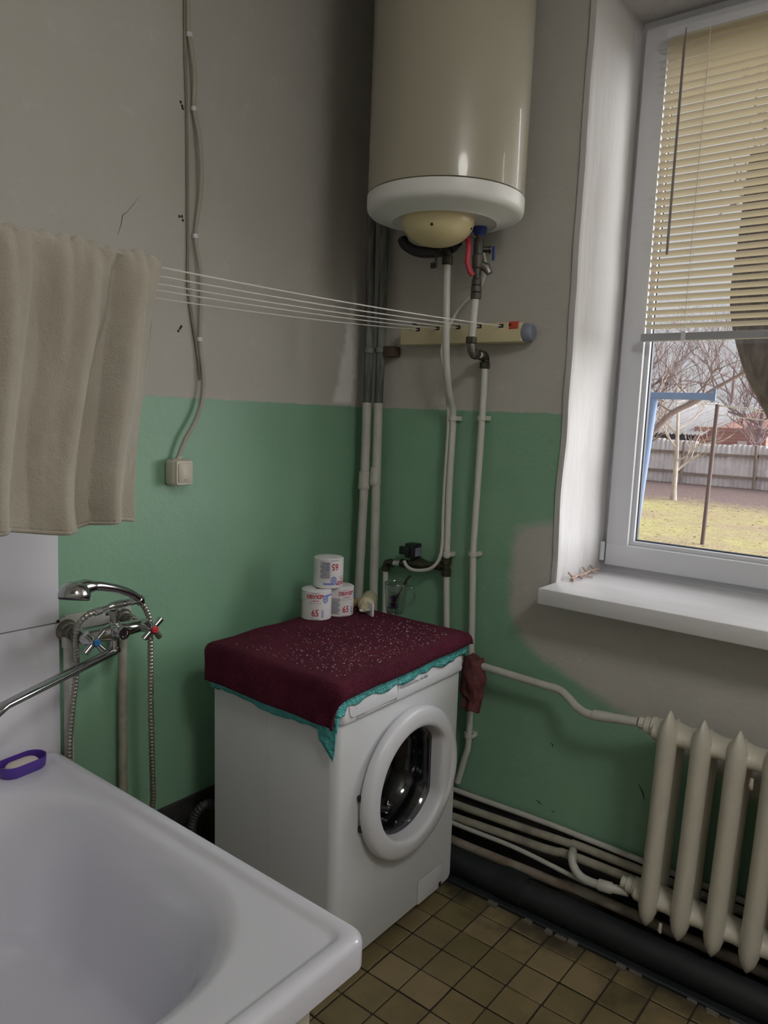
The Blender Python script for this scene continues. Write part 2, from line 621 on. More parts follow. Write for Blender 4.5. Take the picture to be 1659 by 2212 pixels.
# small plugged nail holes and cracks on the left wall
for (x, z) in ((-0.853, 2.407), (-0.848, 2.398), (-0.846, 2.392), (-0.855, 2.093), (-0.846, 2.095), (-0.843, 2.085),
               (-0.856, 1.768), (-0.850, 1.776), (-0.846, 1.782)):
    MB().lathe([(0.0015, 0), (0.0045, 0.0015), (0.003, 0.0025), (0.0, 0.0026)], (x, 0.0015, z), (0, -1, 0), 7).build('nail_hole', M_BLACK, wl)
crk = [(-1.055, -0.0005, 2.00), (-1.045, -0.0005, 2.030), (-1.040, -0.0005, 2.055), (-1.025, -0.0005, 2.068), (-1.00, -0.0005, 2.10), (-0.985, -0.0005, 2.12)]
MB().tube(crk, [0.0004, 0.0008, 0.0010, 0.0006, 0.0004, 0.0002], 5).build('wall_crack', M_BLACK, wl)

MB().tube([(-1.035, -0.0004, 0.972), (-1.00, -0.0004, 0.980), (-0.955, -0.0004, 0.984)], [0.0008, 0.0006, 0.0003], 5).build('wall_crack', M_BLACK, wl)
M_SCR = mat('scratch', (0.05, 0.06, 0.05), 0.9)
for (a_, c_) in (((-0.835, 0.208), (-0.860, 0.198)), ((-1.175, 0.385), (-1.200, 0.335)), ((-0.875, 0.425), (-0.885, 0.41)), ((-0.895, 0.19), (-0.905, 0.186))):
    MB().tube([(-0.0004, a_[0], a_[1] + 0.06), (-0.0004, (a_[0] + c_[0]) / 2 - 0.003, (a_[1] + c_[1]) / 2 + 0.062), (-0.0004, c_[0], c_[1] + 0.06)], [0.0006, 0.0024, 0.0006], 5).build('paint_scratch', M_SCR, wr)
# glazed wall tiles over the bath
structure_tiles = []
for (x0, x1, z0, z1) in [(-1.240 - 0.253 * (i + 1) + 0.003, -1.240 - 0.253 * i, z_, z_ + 0.400) for i in range(3) for z_ in (0.960, 0.557)]:
    MB().box(x0, x1, -0.009, 0.002, z0, z1, 0.0015, 1).build('wall_tile', M_TILE_W, wl)

# floor slab and ochre tiles
fl = structure(MB().box(RX0 - 0.2, WX, RY0 - 0.2, 0.2, -0.12, -0.006).build('floor', M_GROUT), 'worn floor of small square ochre tiles with dark joints', 'floor')
TP = 0.107
tme = []
for i in range(4):
    o = MB().box(-TP / 2 + 0.0022, TP / 2 - 0.0022, -TP / 2 + 0.0022, TP / 2 - 0.0022, -0.006, 0.0, 0.0025, 1)
    me = bpy.data.meshes.new('floor_tile')
    me.from_pydata([tuple(p) for p in o.v], [], o.f)
    me.materials.append(M_TILES[i])
    tme.append(me)
cells = []
for i in range(-3, 31):
    for j in range(-6, 26):
        cx, cy = -0.303 - TP * (i - 0.5), -0.709 - TP * (j - 0.5)
        if RX0 + 0.03 < cx < -0.01 and RY0 + 0.03 < cy < -0.01:
            cells.append((cx, cy))
# the tiles seen in the photograph are single parts, the hidden rest one joined part
vis = [c for c in cells if -1.25 < c[0] and -2.05 < c[1] < -0.55]
vis.sort(key=lambda c: (c[0] + 0.5) ** 2 + (c[1] + 1.0) ** 2)
single = set(vis[:160])
rest = MB()
for c in cells:
    dz = random.uniform(-0.0012, 0.0012)
    if c in single:
        o = bpy.data.objects.new('floor_tile', random.choice(tme))
        C.objects.link(o)
        o.parent = fl
        o.location = (c[0], c[1], dz)
        o.rotation_euler = (random.uniform(-.008, .008), random.uniform(-.008, .008), random.uniform(-.01, .01))
    else:
        rest.box(c[0] - TP / 2 + 0.0022, c[0] + TP / 2 - 0.0022, c[1] - TP / 2 + 0.0022, c[1] + TP / 2 - 0.0022, -0.006, dz)
ro = rest.build('floor_tiles', M_TILES[0], fl)
ro['kind'] = 'stuff'

# blackened base of the window wall
structure(MB().box(-0.012, 0.0, RY0, 0.0, -0.004, 0.205, 0.003, 1).build('baseboard_right', M_BLACKWALL), 'blackened dirty strip along the foot of the window wall', 'baseboard')

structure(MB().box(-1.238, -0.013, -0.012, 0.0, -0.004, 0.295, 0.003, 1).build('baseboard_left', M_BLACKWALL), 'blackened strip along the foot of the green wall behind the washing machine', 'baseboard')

# ------------------------------------------------------------------ window
FX = 0.315        # room-side face of the fixed frame
win = structure(thing('window_1', 'x', 'x', (0.33, -1.6, 1.03)), 'white plastic double-glazed window with deep painted reveal', 'window')
FY0, FY1, FZ0, FZ1 = -2.40, -0.868, 1.026, 2.845


def frame_ring(name, x0, x1, y0, y1, z0, z1, w, m, par, bev=0.004):
    b_ = MB()
    b_.box(x0, x1, y0, y1, z0, z0 + w, bev)
    b_.box(x0, x1, y0, y1, z1 - w, z1, bev)
    b_.box(x0, x1, y0, y0 + w, z0 + w - 0.004, z1 - w + 0.004, bev)
    b_.box(x0, x1, y1 - w, y1, z0 + w - 0.004, z1 - w + 0.004, bev)
    return b_.build(name, m, par)


frame_ring('outer_frame', FX + 0.012, FX + 0.075, FY0, FY1, FZ0, FZ1, 0.048, M_PVC, win)
b = MB().box(FX + 0.016, FX + 0.075, FY1 - 0.004, OY1 + 0.01, OZ0, OZ1)
b.box(FX + 0.016, FX + 0.075, OY0, OY1, FZ1 - 0.004, OZ1 + 0.01)
b.build('frame_packing', M_PVC, win)
MB().box(FX + 0.012, FX + 0.075, -1.69, -1.61, FZ0 + 0.03, FZ1 - 0.03, 0.004).build('mullion', M_PVC, win)
s1 = frame_ring('sash', FX - 0.012, FX + 0.055, -1.64, FY1 - 0.022, FZ0 + 0.028, FZ1 - 0.02, 0.078, M_PVC, win, 0.006)
frame_ring('glazing_bead', FX + 0.004, FX + 0.03, -1.64 + 0.074, FY1 - 0.096, FZ0 + 0.102, FZ1 - 0.094, 0.020, M_PVC, s1, 0.006)
frame_ring('gasket', FX + 0.018, FX + 0.034, -1.64 + 0.092, FY1 - 0.114, FZ0 + 0.120, FZ1 - 0.112, 0.006, M_GASKET, s1, 0)
MB().box(FX + 0.030, FX + 0.034, -1.56, FY1 - 0.114, FZ0 + 0.12, FZ1 - 0.11).build('pane', M_PANE, s1)
s2 = frame_ring('sash', FX + 0.004, FX + 0.055, -2.37, -1.67, FZ0 + 0.028, FZ1 - 0.02, 0.065, M_PVC, win, 0.006)
MB().box(FX + 0.030, FX + 0.034, -2.31, -1.73, FZ0 + 0.09, FZ1 - 0.08).build('pane', M_PANE, s2)
h = MB().tube([(FX - 0.014, FY1 - 0.012, 1.07), (FX - 0.014, FY1 - 0.012, 1.135)], 0.009, 10)
h.build('hinge_cover', M_PVC, s1)
MB().lathe([(0.0045, 0), (0.0045, 0.003), (0.003, 0.0035)], (FX + 0.0125, FY1 - 0.034, 1.058), (-1, 0, 0), 12).build('screw_cap', M_NICKEL, win)
sl = MB().box(-0.130, 0.395, OY0, OY1 - 0.006, 0.978, 1.030, 0.006).build('window_sill', M_SILL, win)

# ------------------------------------------------------------------ unseen fill lamp, added to brighten the room
lamp = thing('fill_lamp', 'added unseen fill lamp, a glowing opal disc under the ceiling', 'lamp', (-1.80, -2.80, RH))
MB().lathe([(0.075, 0), (0.075, 0.03), (0.06, 0.045), (0.05, 0.05)], (-1.80, -2.80, RH), (0, 0, -1), 32).build('fill_plate', M_WMPLASTIC, lamp)
_mg, _ng, _bg2 = new_mat('fill_lamp_glow')
_bg2.inputs['Base Color'].default_value = (0.9, 0.9, 0.88, 1)
_bg2.inputs['Emission Color'].default_value = (1.0, 0.975, 0.94, 1)
_bg2.inputs['Emission Strength'].default_value = FILL_GLOW
MB().lathe([(0.30 * math.sin(PI / 2 * k / 10), -0.11 * math.cos(PI / 2 * k / 10)) for k in range(1, 11)], (-1.80, -2.80, RH - 0.045), (0, 0, 1), 40).build('fill_globe', _mg, lamp, 60)

# ------------------------------------------------------------------ venetian blind
bl = thing('venetian_blind', 'half-lowered venetian blind of ivory slats hanging in front of the window pane', 'blind', (0.265, -1.25, 1.83))
BY0, BY1 = -1.56, -0.985
HZ = 2.752
MB().box(0.245, 0.272, BY0, BY1 + 0.004, HZ, HZ + 0.026, 0.003).build('head_rail', M_PVC, bl)
NS = 39
sp = (HZ - 0.012 - 1.868) / (NS - 1)
vs_, fs = [], []
W2 = 0.0135
tilt = R(-27)
nseg = 8
prof = []
for k in range(nseg + 1):
    t = -1 + 2 * k / nseg
    prof.append((W2 * t, 0.0022 * (1 - t * t)))
pr2 = [(a * math.cos(tilt) + q * math.sin(tilt), a * math.sin(tilt) - q * math.cos(tilt)) for a, q in prof]
# room-side edge low, outer edge high
ring = [(BY0, ), (BY1, )]
for yy in (BY0, BY1 - 0.006, BY1 - 0.002, BY1):
    sc = 1.0 if yy < BY1 - 0.003 else (0.9 if yy < BY1 - 0.001 else 0.6)
    for (dx, dz) in pr2:
        vs_.append((dx * sc, yy, dz * sc))
nn = nseg + 1
for i in range(3):
    for k in range(nseg):
        fs.append((i * nn + k, i * nn + k + 1, (i + 1) * nn + k + 1, (i + 1) * nn + k))
slat_me = bpy.data.meshes.new('slat')
slat_me.from_pydata([Vector(p) - Vector((0, -1.25, 0)) for p in vs_], [], fs)
slat_me.shade_smooth()
slat_me.materials.append(M_SLAT)
for i in range(NS):
    o = bpy.data.objects.new('slat', slat_me)
    C.objects.link(o)
    o.parent = bl
    o.location = (0.259 - 0.265, 0, HZ - 0.012 - sp * i - 1.83)
    o.rotation_euler = (random.uniform(-.0025, .0025), random.uniform(-.05, .05), random.uniform(-.002, .002))
rail = MB().box(0.245, 0.275, BY0, BY1 + 0.010, 1.822, 1.846, 0.004).build('bottom_rail', M_RAIL, bl)
MB().box(0.243, 0.277, BY1 - 0.135, BY1 - 0.120, 1.820, 1.850, 0.003).build('cord_clip', M_PVC, rail)
for yy in (BY1 - 0.128, BY0 + 0.12):
    for xx in (0.2465, 0.2725):
        MB().tube([(xx, yy, HZ), (xx, yy, 1.84)], 0.0011, 6).build('ladder_cord', M_CORD, bl)
wd = MB().tube([(0.237, BY1 - 0.058, HZ + 0.012), (0.232, BY1 - 0.058, 2.70), (0.222, BY1 - 0.062, 2.086)], [0.0015, 0.0042, 0.0042], 8).build('tilt_wand', M_WAND, bl)

# unseen copy of the blind, added to keep sun off the upper left wall
shade_blind = bl.copy()
C.objects.link(shade_blind)
shade_blind.location = (0.265, -1.25 - 0.75, 1.83)
shade_blind['label'] = 'unseen half-lowered ivory blind added on the other sash to shade the wall'
for ch in list(bl.children):
    c_ = ch.copy()
    C.objects.link(c_)
    c_.parent = shade_blind
    for g_ in ch.children:
        d_ = g_.copy()
        C.objects.link(d_)
        d_.parent = c_
# dry twig lying in the corner of the sill
tw = thing('dry_twig', 'short dry pinkish twig lying along the corner of the window sill', 'twig', (0.15, -0.885, 1.031))
tp = smooth([(0.035, -0.892, 1.037), (0.08, -0.884, 1.041), (0.14, -0.888, 1.040), (0.20, -0.883, 1.043), (0.27, -0.889, 1.041)], 4)
MB().tube(tp, [0.0065 - 0.00015 * i for i in range(len(tp))], 7).build('stem', M_TWIG, tw)
for (a, q) in (((0.055, -0.888, 1.040), (0.045, -0.873, 1.058)), ((0.10, -0.886, 1.041), (0.085, -0.905, 1.036)), ((0.13, -0.888, 1.041), (0.15, -0.915, 1.034)),
               ((0.17, -0.886, 1.042), (0.16, -0.872, 1.060)), ((0.20, -0.884, 1.043), (0.215, -0.905, 1.036)), ((0.235, -0.886, 1.042), (0.225, -0.872, 1.058))):
    MB().tube([a, q], [0.0045, 0.0028], 6).build('side_shoot', M_TWIG, tw)

# ------------------------------------------------------------------ washing machine
WX0, WX1, WY0, WY1, WZ0, WZ1 = -0.852, -0.257, -0.680, -0.197, 0.032, 0.850
WO = Vector(((WX0 + WX1) / 2, (WY0 + WY1) / 2, 0.0))
wm = thing('washing_machine', 'white front-loading washing machine in the corner under the maroon blanket', 'washing machine', WO)
WTILT = R(-1.0)
WMAT = Matrix.Translation(WO + Vector((0, 0, 0.004))) @ Matrix.Rotation(WTILT, 4, 'Y') @ Matrix.Translation(-WO)
DX, DZ = -0.540, 0.487      # door centre and radii
NC, NSD = 10, 6


def xz_ring(pts, y):
    return [(p[0], y, p[1]) for p in pts]


cx, cz = (WX0 + WX1) / 2, (WZ0 + WZ1) / 2
hx, hz = (WX1 - WX0) / 2, (WZ1 - WZ0) / 2
outer = rrect(cx, cz, hx - 0.024, hz - 0.012, 0.02, NC, NSD)
hole = []
for p in outer:
    a = math.atan2(p[1] - DZ, p[0] - DX)
    hole.append((DX + 0.175 * math.cos(a), DZ + 0.175 * math.sin(a)))
hole_in = [(DX + (p[0] - DX) * 0.98, DZ + (p[1] - DZ) * 0.98) for p in hole]
rings = [xz_ring(hole_in, WY0 + 0.03), xz_ring(hole, WY0), xz_ring(outer, WY0)]
for k in range(1, 7):
    a = k / 6 * PI / 2
    rings.append(xz_ring(rrect(cx, cz, hx - 0.024 * (1 - math.sin(a)), hz - 0.012 * (1 - math.sin(a)), 0.02, NC, NSD), WY0 + 0.024 * (1 - math.cos(a))))
rings.append(xz_ring(rrect(cx, cz, hx, hz, 0.02, NC, NSD), -0.4275))
rings.append(xz_ring(rrect(cx, cz, hx - 0.0015, hz - 0.0015, 0.02, NC, NSD), -0.4280))
rings.append(xz_ring(rrect(cx, cz, hx - 0.0015, hz - 0.0015, 0.02, NC, NSD), -0.4295 + 0.003))
rings.append(xz_ring(rrect(cx, cz, hx, hz, 0.02, NC, NSD), -0.426))
rings.append(xz_ring(rrect(cx, cz, hx, hz, 0.02, NC, NSD), WY1))
MB().loops(rings, cap1=True).build('body', M_ENAMEL, wm, 40)
# toe kick, feet
MB().box(WX0 + 0.03, WX1 - 0.03, WY0 + 0.035, WY1 - 0.03, 0.006, 0.06).build('toe_kick', M_BLACK, wm)
for fx in (WX0 + 0.06, WX1 - 0.06):
    for fy in (WY0 + 0.06, WY1 - 0.06):
        MB().lathe([(0.02, 0), (0.02, 0.012), (0.01, 0.014), (0.01, 0.04)], (fx, fy, -0.003 + (0.0035 if fx < -0.5 else -0.005)), (0, 0, 1), 14).build('foot', M_RUBBER, wm)
# control panel
PZ0, PZ1 = 0.748, 0.846
pan = []
prof = [(0.0, 0.0), (-0.010, 0.003), (-0.013, 0.010), (-0.010, 0.030), (-0.006, 0.060), (0.002, 0.085), (0.012, 0.098), (0.03, 0.100)]
b = MB()
ringsx = []
for xx, sc in ((WX0 + 0.010, 0.0), (WX0 + 0.014, 0.7), (WX0 + 0.024, 1.0), (-0.7, 1), (-0.5, 1), (-0.4, 1), (WX1 - 0.024, 1.0), (WX1 - 0.014, 0.7), (WX1 - 0.010, 0.0)):
    ringsx.append([(xx, WY0 + (p[0] * sc if p[0] < 0 else p[0]), PZ0 + p[1]) for p in prof] + [(xx, WY0 + 0.03, PZ0)])
cp = b.loops(ringsx, cap0=True, cap1=True).build('control_panel', M_WMPLASTIC, wm, 50)
# detergent drawer with a finger recess under it
dr = MB()
pts = rrect(-0.712, 0.797, 0.102, 0.034, 0.016, 6, 4)


def panel_y(z):
    hh = z - PZ0
    for i in range(len(prof) - 1):
        if prof[i][1] <= hh <= prof[i + 1][1]:
            t = (hh - prof[i][1]) / max(1e-6, prof[i + 1][1] - prof[i][1])
            return WY0 + prof[i][0] + (prof[i + 1][0] - prof[i][0]) * t
    return WY0


dr.loops([[(p[0], panel_y(p[1]) + 0.002, p[1]) for p in pts], [(p[0], panel_y(p[1]) - 0.0028, p[1]) for p in pts],
          [(-0.712 + (p[0] + 0.712) * 0.985, panel_y(p[1]) - 0.0036, 0.797 + (p[1] - 0.797) * 0.96) for p in pts]], cap1=True)
dw = dr.build('detergent_drawer', M_WMPLASTIC, cp, 50)
pts = rrect(-0.700, 0.760, 0.085, 0.0075, 0.007, 6, 4)
MB().loops([[(p[0], panel_y(p[1]) - 0.0012, p[1]) for p in pts], [(-0.70 + (p[0] + 0.70) * 0.94, panel_y(p[1]) - 0.0006, 0.760 + (p[1] - 0.760) * 0.5) for p in pts]], cap1=True).build('drawer_grip', mat('shadow_grey_plastic', (0.30, 0.30, 0.31), 0.5), dw)
MB().box(-0.6072, -0.6062, panel_y(0.78) - 0.0012, panel_y(0.78) + 0.003, 0.752, 0.83).build('panel_joint', M_PGREY, cp)
tv, tf = text_mesh('FinEconomicClass  AA 800', 0.0125, 0.0001, 'LEFT')
MB().add([(-0.598 + p.x, panel_y(0.784 + p.y) - 0.0008, 0.784 + p.y) for p in tv], tf).build('panel_print', M_PGREY, cp, 0, False)
for zz in (0.792, 0.785):
    tv, tf = text_mesh('v', 0.009)
    MB().add([(-0.790 + p.x, panel_y(zz) - 0.0045, zz + p.y) for p in tv], tf).build('drawer_print', M_PGREY, dw, 0, False)
for (kx, a0) in ((-0.36, 0.0), (-0.33, 0.6)):
    MB().tube([(kx + 0.02 * math.cos(-2.2 + t * 0.25), panel_y(0.80) - 0.001, 0.812 + 0.02 * math.sin(-2.2 + t * 0.25)) for t in range(6)], 0.0009, 5).build('dial_print', M_BLACK, cp)
# black corner brackets of the worktop
for (yy, s_) in ((WY0 + 0.022, 1), (WY1 - 0.012, 1)):
    MB().box(WX0 - 0.006, WX0 + 0.008, yy - 0.014, yy + 0.014, 0.728, 0.748, 0.004).build('corner_bracket', M_BLACK, wm)
MB().box(WX0 - 0.002, WX1 + 0.002, WY0 + 0.02, WY1 + 0.004, WZ1 - 0.004, WZ1 + 0.004, 0.003).build('worktop', M_WMPLASTIC, wm)


# door: ring with a D-shaped opening
ND = 72


def dring(ro, y, flat=None, dx=0.0):
    out = []
    for k in range(ND):
        a = 2 * PI * k / ND
        r_ = ro
        if flat and math.cos(a) > 0:
            r_ = min(ro, flat / max(1e-3, math.cos(a)))
        out.append((DX + dx + r_ * math.cos(a), y, DZ + r_ * math.sin(a)))
    return out


dy = WY0
door = MB().loops([dring(0.208, dy + 0.001), dring(0.210, dy - 0.008), dring(0.221, dy - 0.010), dring(0.2235, dy - 0.014), dring(0.2235, dy - 0.026), dring(0.221, dy - 0.033),
                   dring(0.214, dy - 0.039), dring(0.200, dy - 0.0425, 0.196), dring(0.182, dy - 0.044, 0.166), dring(0.173, dy - 0.043, 0.150), dring(0.1675, dy - 0.038, 0.141),
                   dring(0.165, dy - 0.028, 0.137), dring(0.163, dy - 0.012, 0.135), dring(0.162, dy + 0.012, 0.135)]).build('door', M_WMPLASTIC, wm, 60)
# raised grip bulge on the hinge-free side
gb = MB()
gr_ = []
for i in range(17):
    a = R(-52 + 104 * i / 16)
    e = math.sin(PI * i / 16) ** 0.6
    rowp = []
    for k in range(9):
        q = k / 8
        rr_ = 0.172 + (0.216 - 0.172) * q
        hgt = 0.0405 + 0.011 * e * math.sin(PI * q) ** 0.8
        rowp.append((DX + rr_ * math.cos(a), dy - hgt + (0.012 * q ** 4), DZ + rr_ * math.sin(a)))
    gr_.append(rowp)
gb.loops(gr_, closed=False)
gb.build('door_grip', M_WMPLASTIC, door, 60)
gl = MB()
grs = []
for (ro, yy, fl_) in ((0.164, 0.010, 0.136), (0.160, 0.004, 0.134), (0.152, 0.010, 0.129), (0.142, 0.05, 0.122), (0.126, 0.085, 0.112), (0.095, 0.103, 0.088), (0.05, 0.109, 0.05), (0.01, 0.110, 0.01)):
    grs.append(dring(ro, dy + yy, fl_))
gl.loops(grs, cap1=True).build('door_glass', M_DOORGLASS, door, 60)
MB().lathe([(0.175, -0.03), (0.168, -0.012), (0.172, 0.0), (0.160, 0.004), (0.165, -0.04), (0.175, -0.05), (0.168, -0.062), (0.178, -0.07)], (DX, dy + 0.03, DZ), (0, -1, 0), 48, False, False).build('rubber_seal', M_RUBBER, wm, 60)
MB().lathe([(0.178, 0.0), (0.215, -0.01), (0.225, -0.03), (0.225, -0.27), (0.20, -0.285), (0.03, -0.29), (0.02, -0.28)], (DX, dy + 0.10, DZ), (0, -1, 0), 48, False, True).build('drum', M_DRUM, wm, 50)
for k in range(3):
    a = R(20 + 120 * k)
    mt = Matrix.Translation((DX, dy + 0.24, DZ)) @ Matrix.Rotation(a, 4, 'Y')
    MB().box(0.185, 0.222, -0.11, 0.11, -0.02, 0.02, 0.01, 2, mt).build('drum_paddle', M_RUBBER, wm)
for k in (172, 196):
    a = R(k)
    MB().box(DX + 0.2215 * math.cos(a) - 0.004, DX + 0.2215 * math.cos(a) + 0.004, dy - 0.012, dy - 0.002, DZ + 0.2215 * math.sin(a) - 0.008, DZ + 0.2215 * math.sin(a) + 0.008, 0.001).build('hinge_slot', M_BLACK, door)
# filter flap: thin outlined plate with a broken corner
fp = rrect(-0.391, 0.078, 0.066, 0.040, 0.008, 5, 3)
MB().loops([xz_ring(fp, dy + 0.001), xz_ring([(-0.391 + (p[0] + 0.391) * 1.02, 0.078 + (p[1] - 0.078) * 1.03) for p in fp], dy - 0.0006)], cap1=True).build('flap_gap', M_PGREY, wm)
MB().loops([xz_ring(fp, dy), xz_ring(fp, dy - 0.0014), xz_ring([(-0.391 + (p[0] + 0.391) * 0.98, 0.078 + (p[1] - 0.078) * 0.97) for p in fp], dy - 0.0018)], cap1=True).build('filter_flap', M_ENAMEL, wm, 50)
MB().box(-0.342, -0.328, dy - 0.003, dy - 0.001, 0.040, 0.056, 0.0009, 1).build('flap_notch', M_BLACK, wm)
wm.rotation_euler = (0, WTILT, 0)
wm.location = WO + Vector((0, 0, 0.004))


# ------------------------------------------------------------------ blanket and teal film over the machine
def drape(u, v, L, Rr, F, B, zt, rad, flare, wr_, extra=None):
    """u,v in 0..1 over a cloth that overhangs the top by L, Rr, F, B"""
    sx = WX0 - L + (WX1 - WX0 + L + Rr) * u
    sy = WY0 - F + (WY1 - WY0 + F + B) * v
    ds = max(WX0 - sx, 0) - max(sx - WX1, 0)
    dt = max(WY0 - sy, 0) - max(sy - WY1, 0)
    qx, qy = min(max(sx, WX0), WX1), min(max(sy, WY0), WY1)
    if extra:
        k = extra(sx, sy)
        ds, dt = ds * k, dt * k
    d = math.hypot(ds, dt)
    z = zt + noise.noise(Vector((sx * 9, sy * 9, 1.3))) * wr_
    if d < 1e-6:
        return WMAT @ Vector((qx, qy, z))
    n = Vector((-ds / d, -dt / d, 0))
    if d < rad * PI / 2:
        a = d / rad
        out, down = rad * math.sin(a), rad * (1 - math.cos(a))
    else:
        e = d - rad * PI / 2
        out, down = rad + e * flare, rad + e
    out += noise.noise(Vector((sx * 14, sy * 14, 7))) * wr_ * min(1, d * 20)
    return WMAT @ Vector((qx + n.x * out, qy + n.y * out, z - down))


def grid_obj(name, nu, nv, f, m, thick, off=1.0):
    vs_ = [f(i / nu, j / nv) for i in range(nu + 1) for j in range(nv + 1)]
    fs = []
    for i in range(nu):
        for j in range(nv):
            a = i * (nv + 1) + j
            fs.append((a, a + nv + 1, a + nv + 2, a + 1))
    o = MB().add(vs_, fs).build(name, m, None, 60, False)
    md = o.modifiers.new('thickness', 'SOLIDIFY')
    md.thickness = thick
    md.offset = off
    return o


def teal_edge(sx, sy):
    k = 1.0 + (0.07 if sx < WX0 else 0.20) * noise.noise(Vector((sx * 22, sy * 22, 3)))
    if sx < WX0 + 0.02 and sy < WY0 + 0.05:
        k += 0.60 * max(0, 1 - abs(sy - (WY0 - 0.02)) / 0.10)
    return k


ts = grid_obj('plastic_sheet', 90, 80, lambda u, v: drape(u, v, 0.130, 0.02, 0.068, 0.02, 0.858, 0.010, 0.03, 0.006, teal_edge), M_TEAL, 0.0012)
tag(ts, 'turquoise bubbled plastic sheet peeking out under the maroon blanket', 'plastic sheet')
bk = grid_obj('blanket', 90, 80, lambda u, v: drape(u, v, 0.112, 0.022, 0.046 - 0.012 * u, 0.02, 0.8605, 0.020, 0.06, 0.004), M_BLANKET, 0.009)
tag(bk, 'maroon fuzzy blanket spread over the washing machine top, speckled with white crumbs', 'blanket')
BZ = 0.872     # top of the blanket
b = MB()
rngp = random.Random(3)
for i in range(15000):
    u, v = rngp.random(), rngp.random()
    if i % 5 == 0:
        v = rngp.uniform(0, 0.06)
    elif i % 5 == 1:
        u = rngp.uniform(0, 0.14)
    args = (0.112, 0.022, 0.046 - 0.012 * u, 0.02, 0.8605, 0.020, 0.06, 0.004)
    p0 = drape(u, v, *args)
    pu = drape(min(1, u + 0.004), v, *args) - drape(max(0, u - 0.004), v, *args)
    pv = drape(u, min(1, v + 0.004), *args) - drape(u, max(0, v - 0.004), *args)
    n = pu.cross(pv)
    if n.length < 1e-9:
        continue
    n.normalize()
    p0 = p0 + n * 0.0085
    d_ = (n + Vector((rngp.uniform(-.9, .9), rngp.uniform(-.9, .9), rngp.uniform(-.9, .5)))).normalized()
    s_ = d_.orthogonal().normalized() * 0.0005
    L_ = rngp.uniform(0.002, 0.005)
    b.add([p0 - s_, p0 + s_, p0 + d_ * L_], [(0, 1, 2)])
b.build('pile', M_BLANKET, bk, 0, False)['kind'] = 'stuff'

b = MB()
for i in range(620):
    x = random.uniform(WX0 + 0.02, WX1 - 0.03)
    y = WY0 + abs(random.gauss(0, 0.22)) + 0.005
    if y > WY1 - 0.05 or (x + 0.42) ** 2 + (y + 0.24) ** 2 < 0.009:
        continue
    s_ = random.uniform(0.0004, 0.0010)
    mt = Matrix.Translation((x - 0.0148, y, BZ + 0.0035 + (x - WO.x) * 0.0175)) @ Matrix.Rotation(random.uniform(0, PI), 4, 'Z') @ Matrix.Rotation(random.uniform(-.7, .7), 4, 'X')
    b.box(-s_ * random.uniform(1, 3), s_ * random.uniform(1, 2), -s_ * 0.7, s_ * 0.7, -s_ * 0.6, s_ * 0.6, 0, 1, mt)
cr = b.build('lint_crumbs', mat('white_lint', (0.72, 0.60, 0.62), 0.9), None, 0, False)
tag(cr, 'scattered white lint crumbs on the maroon blanket', 'lint', kind='stuff')


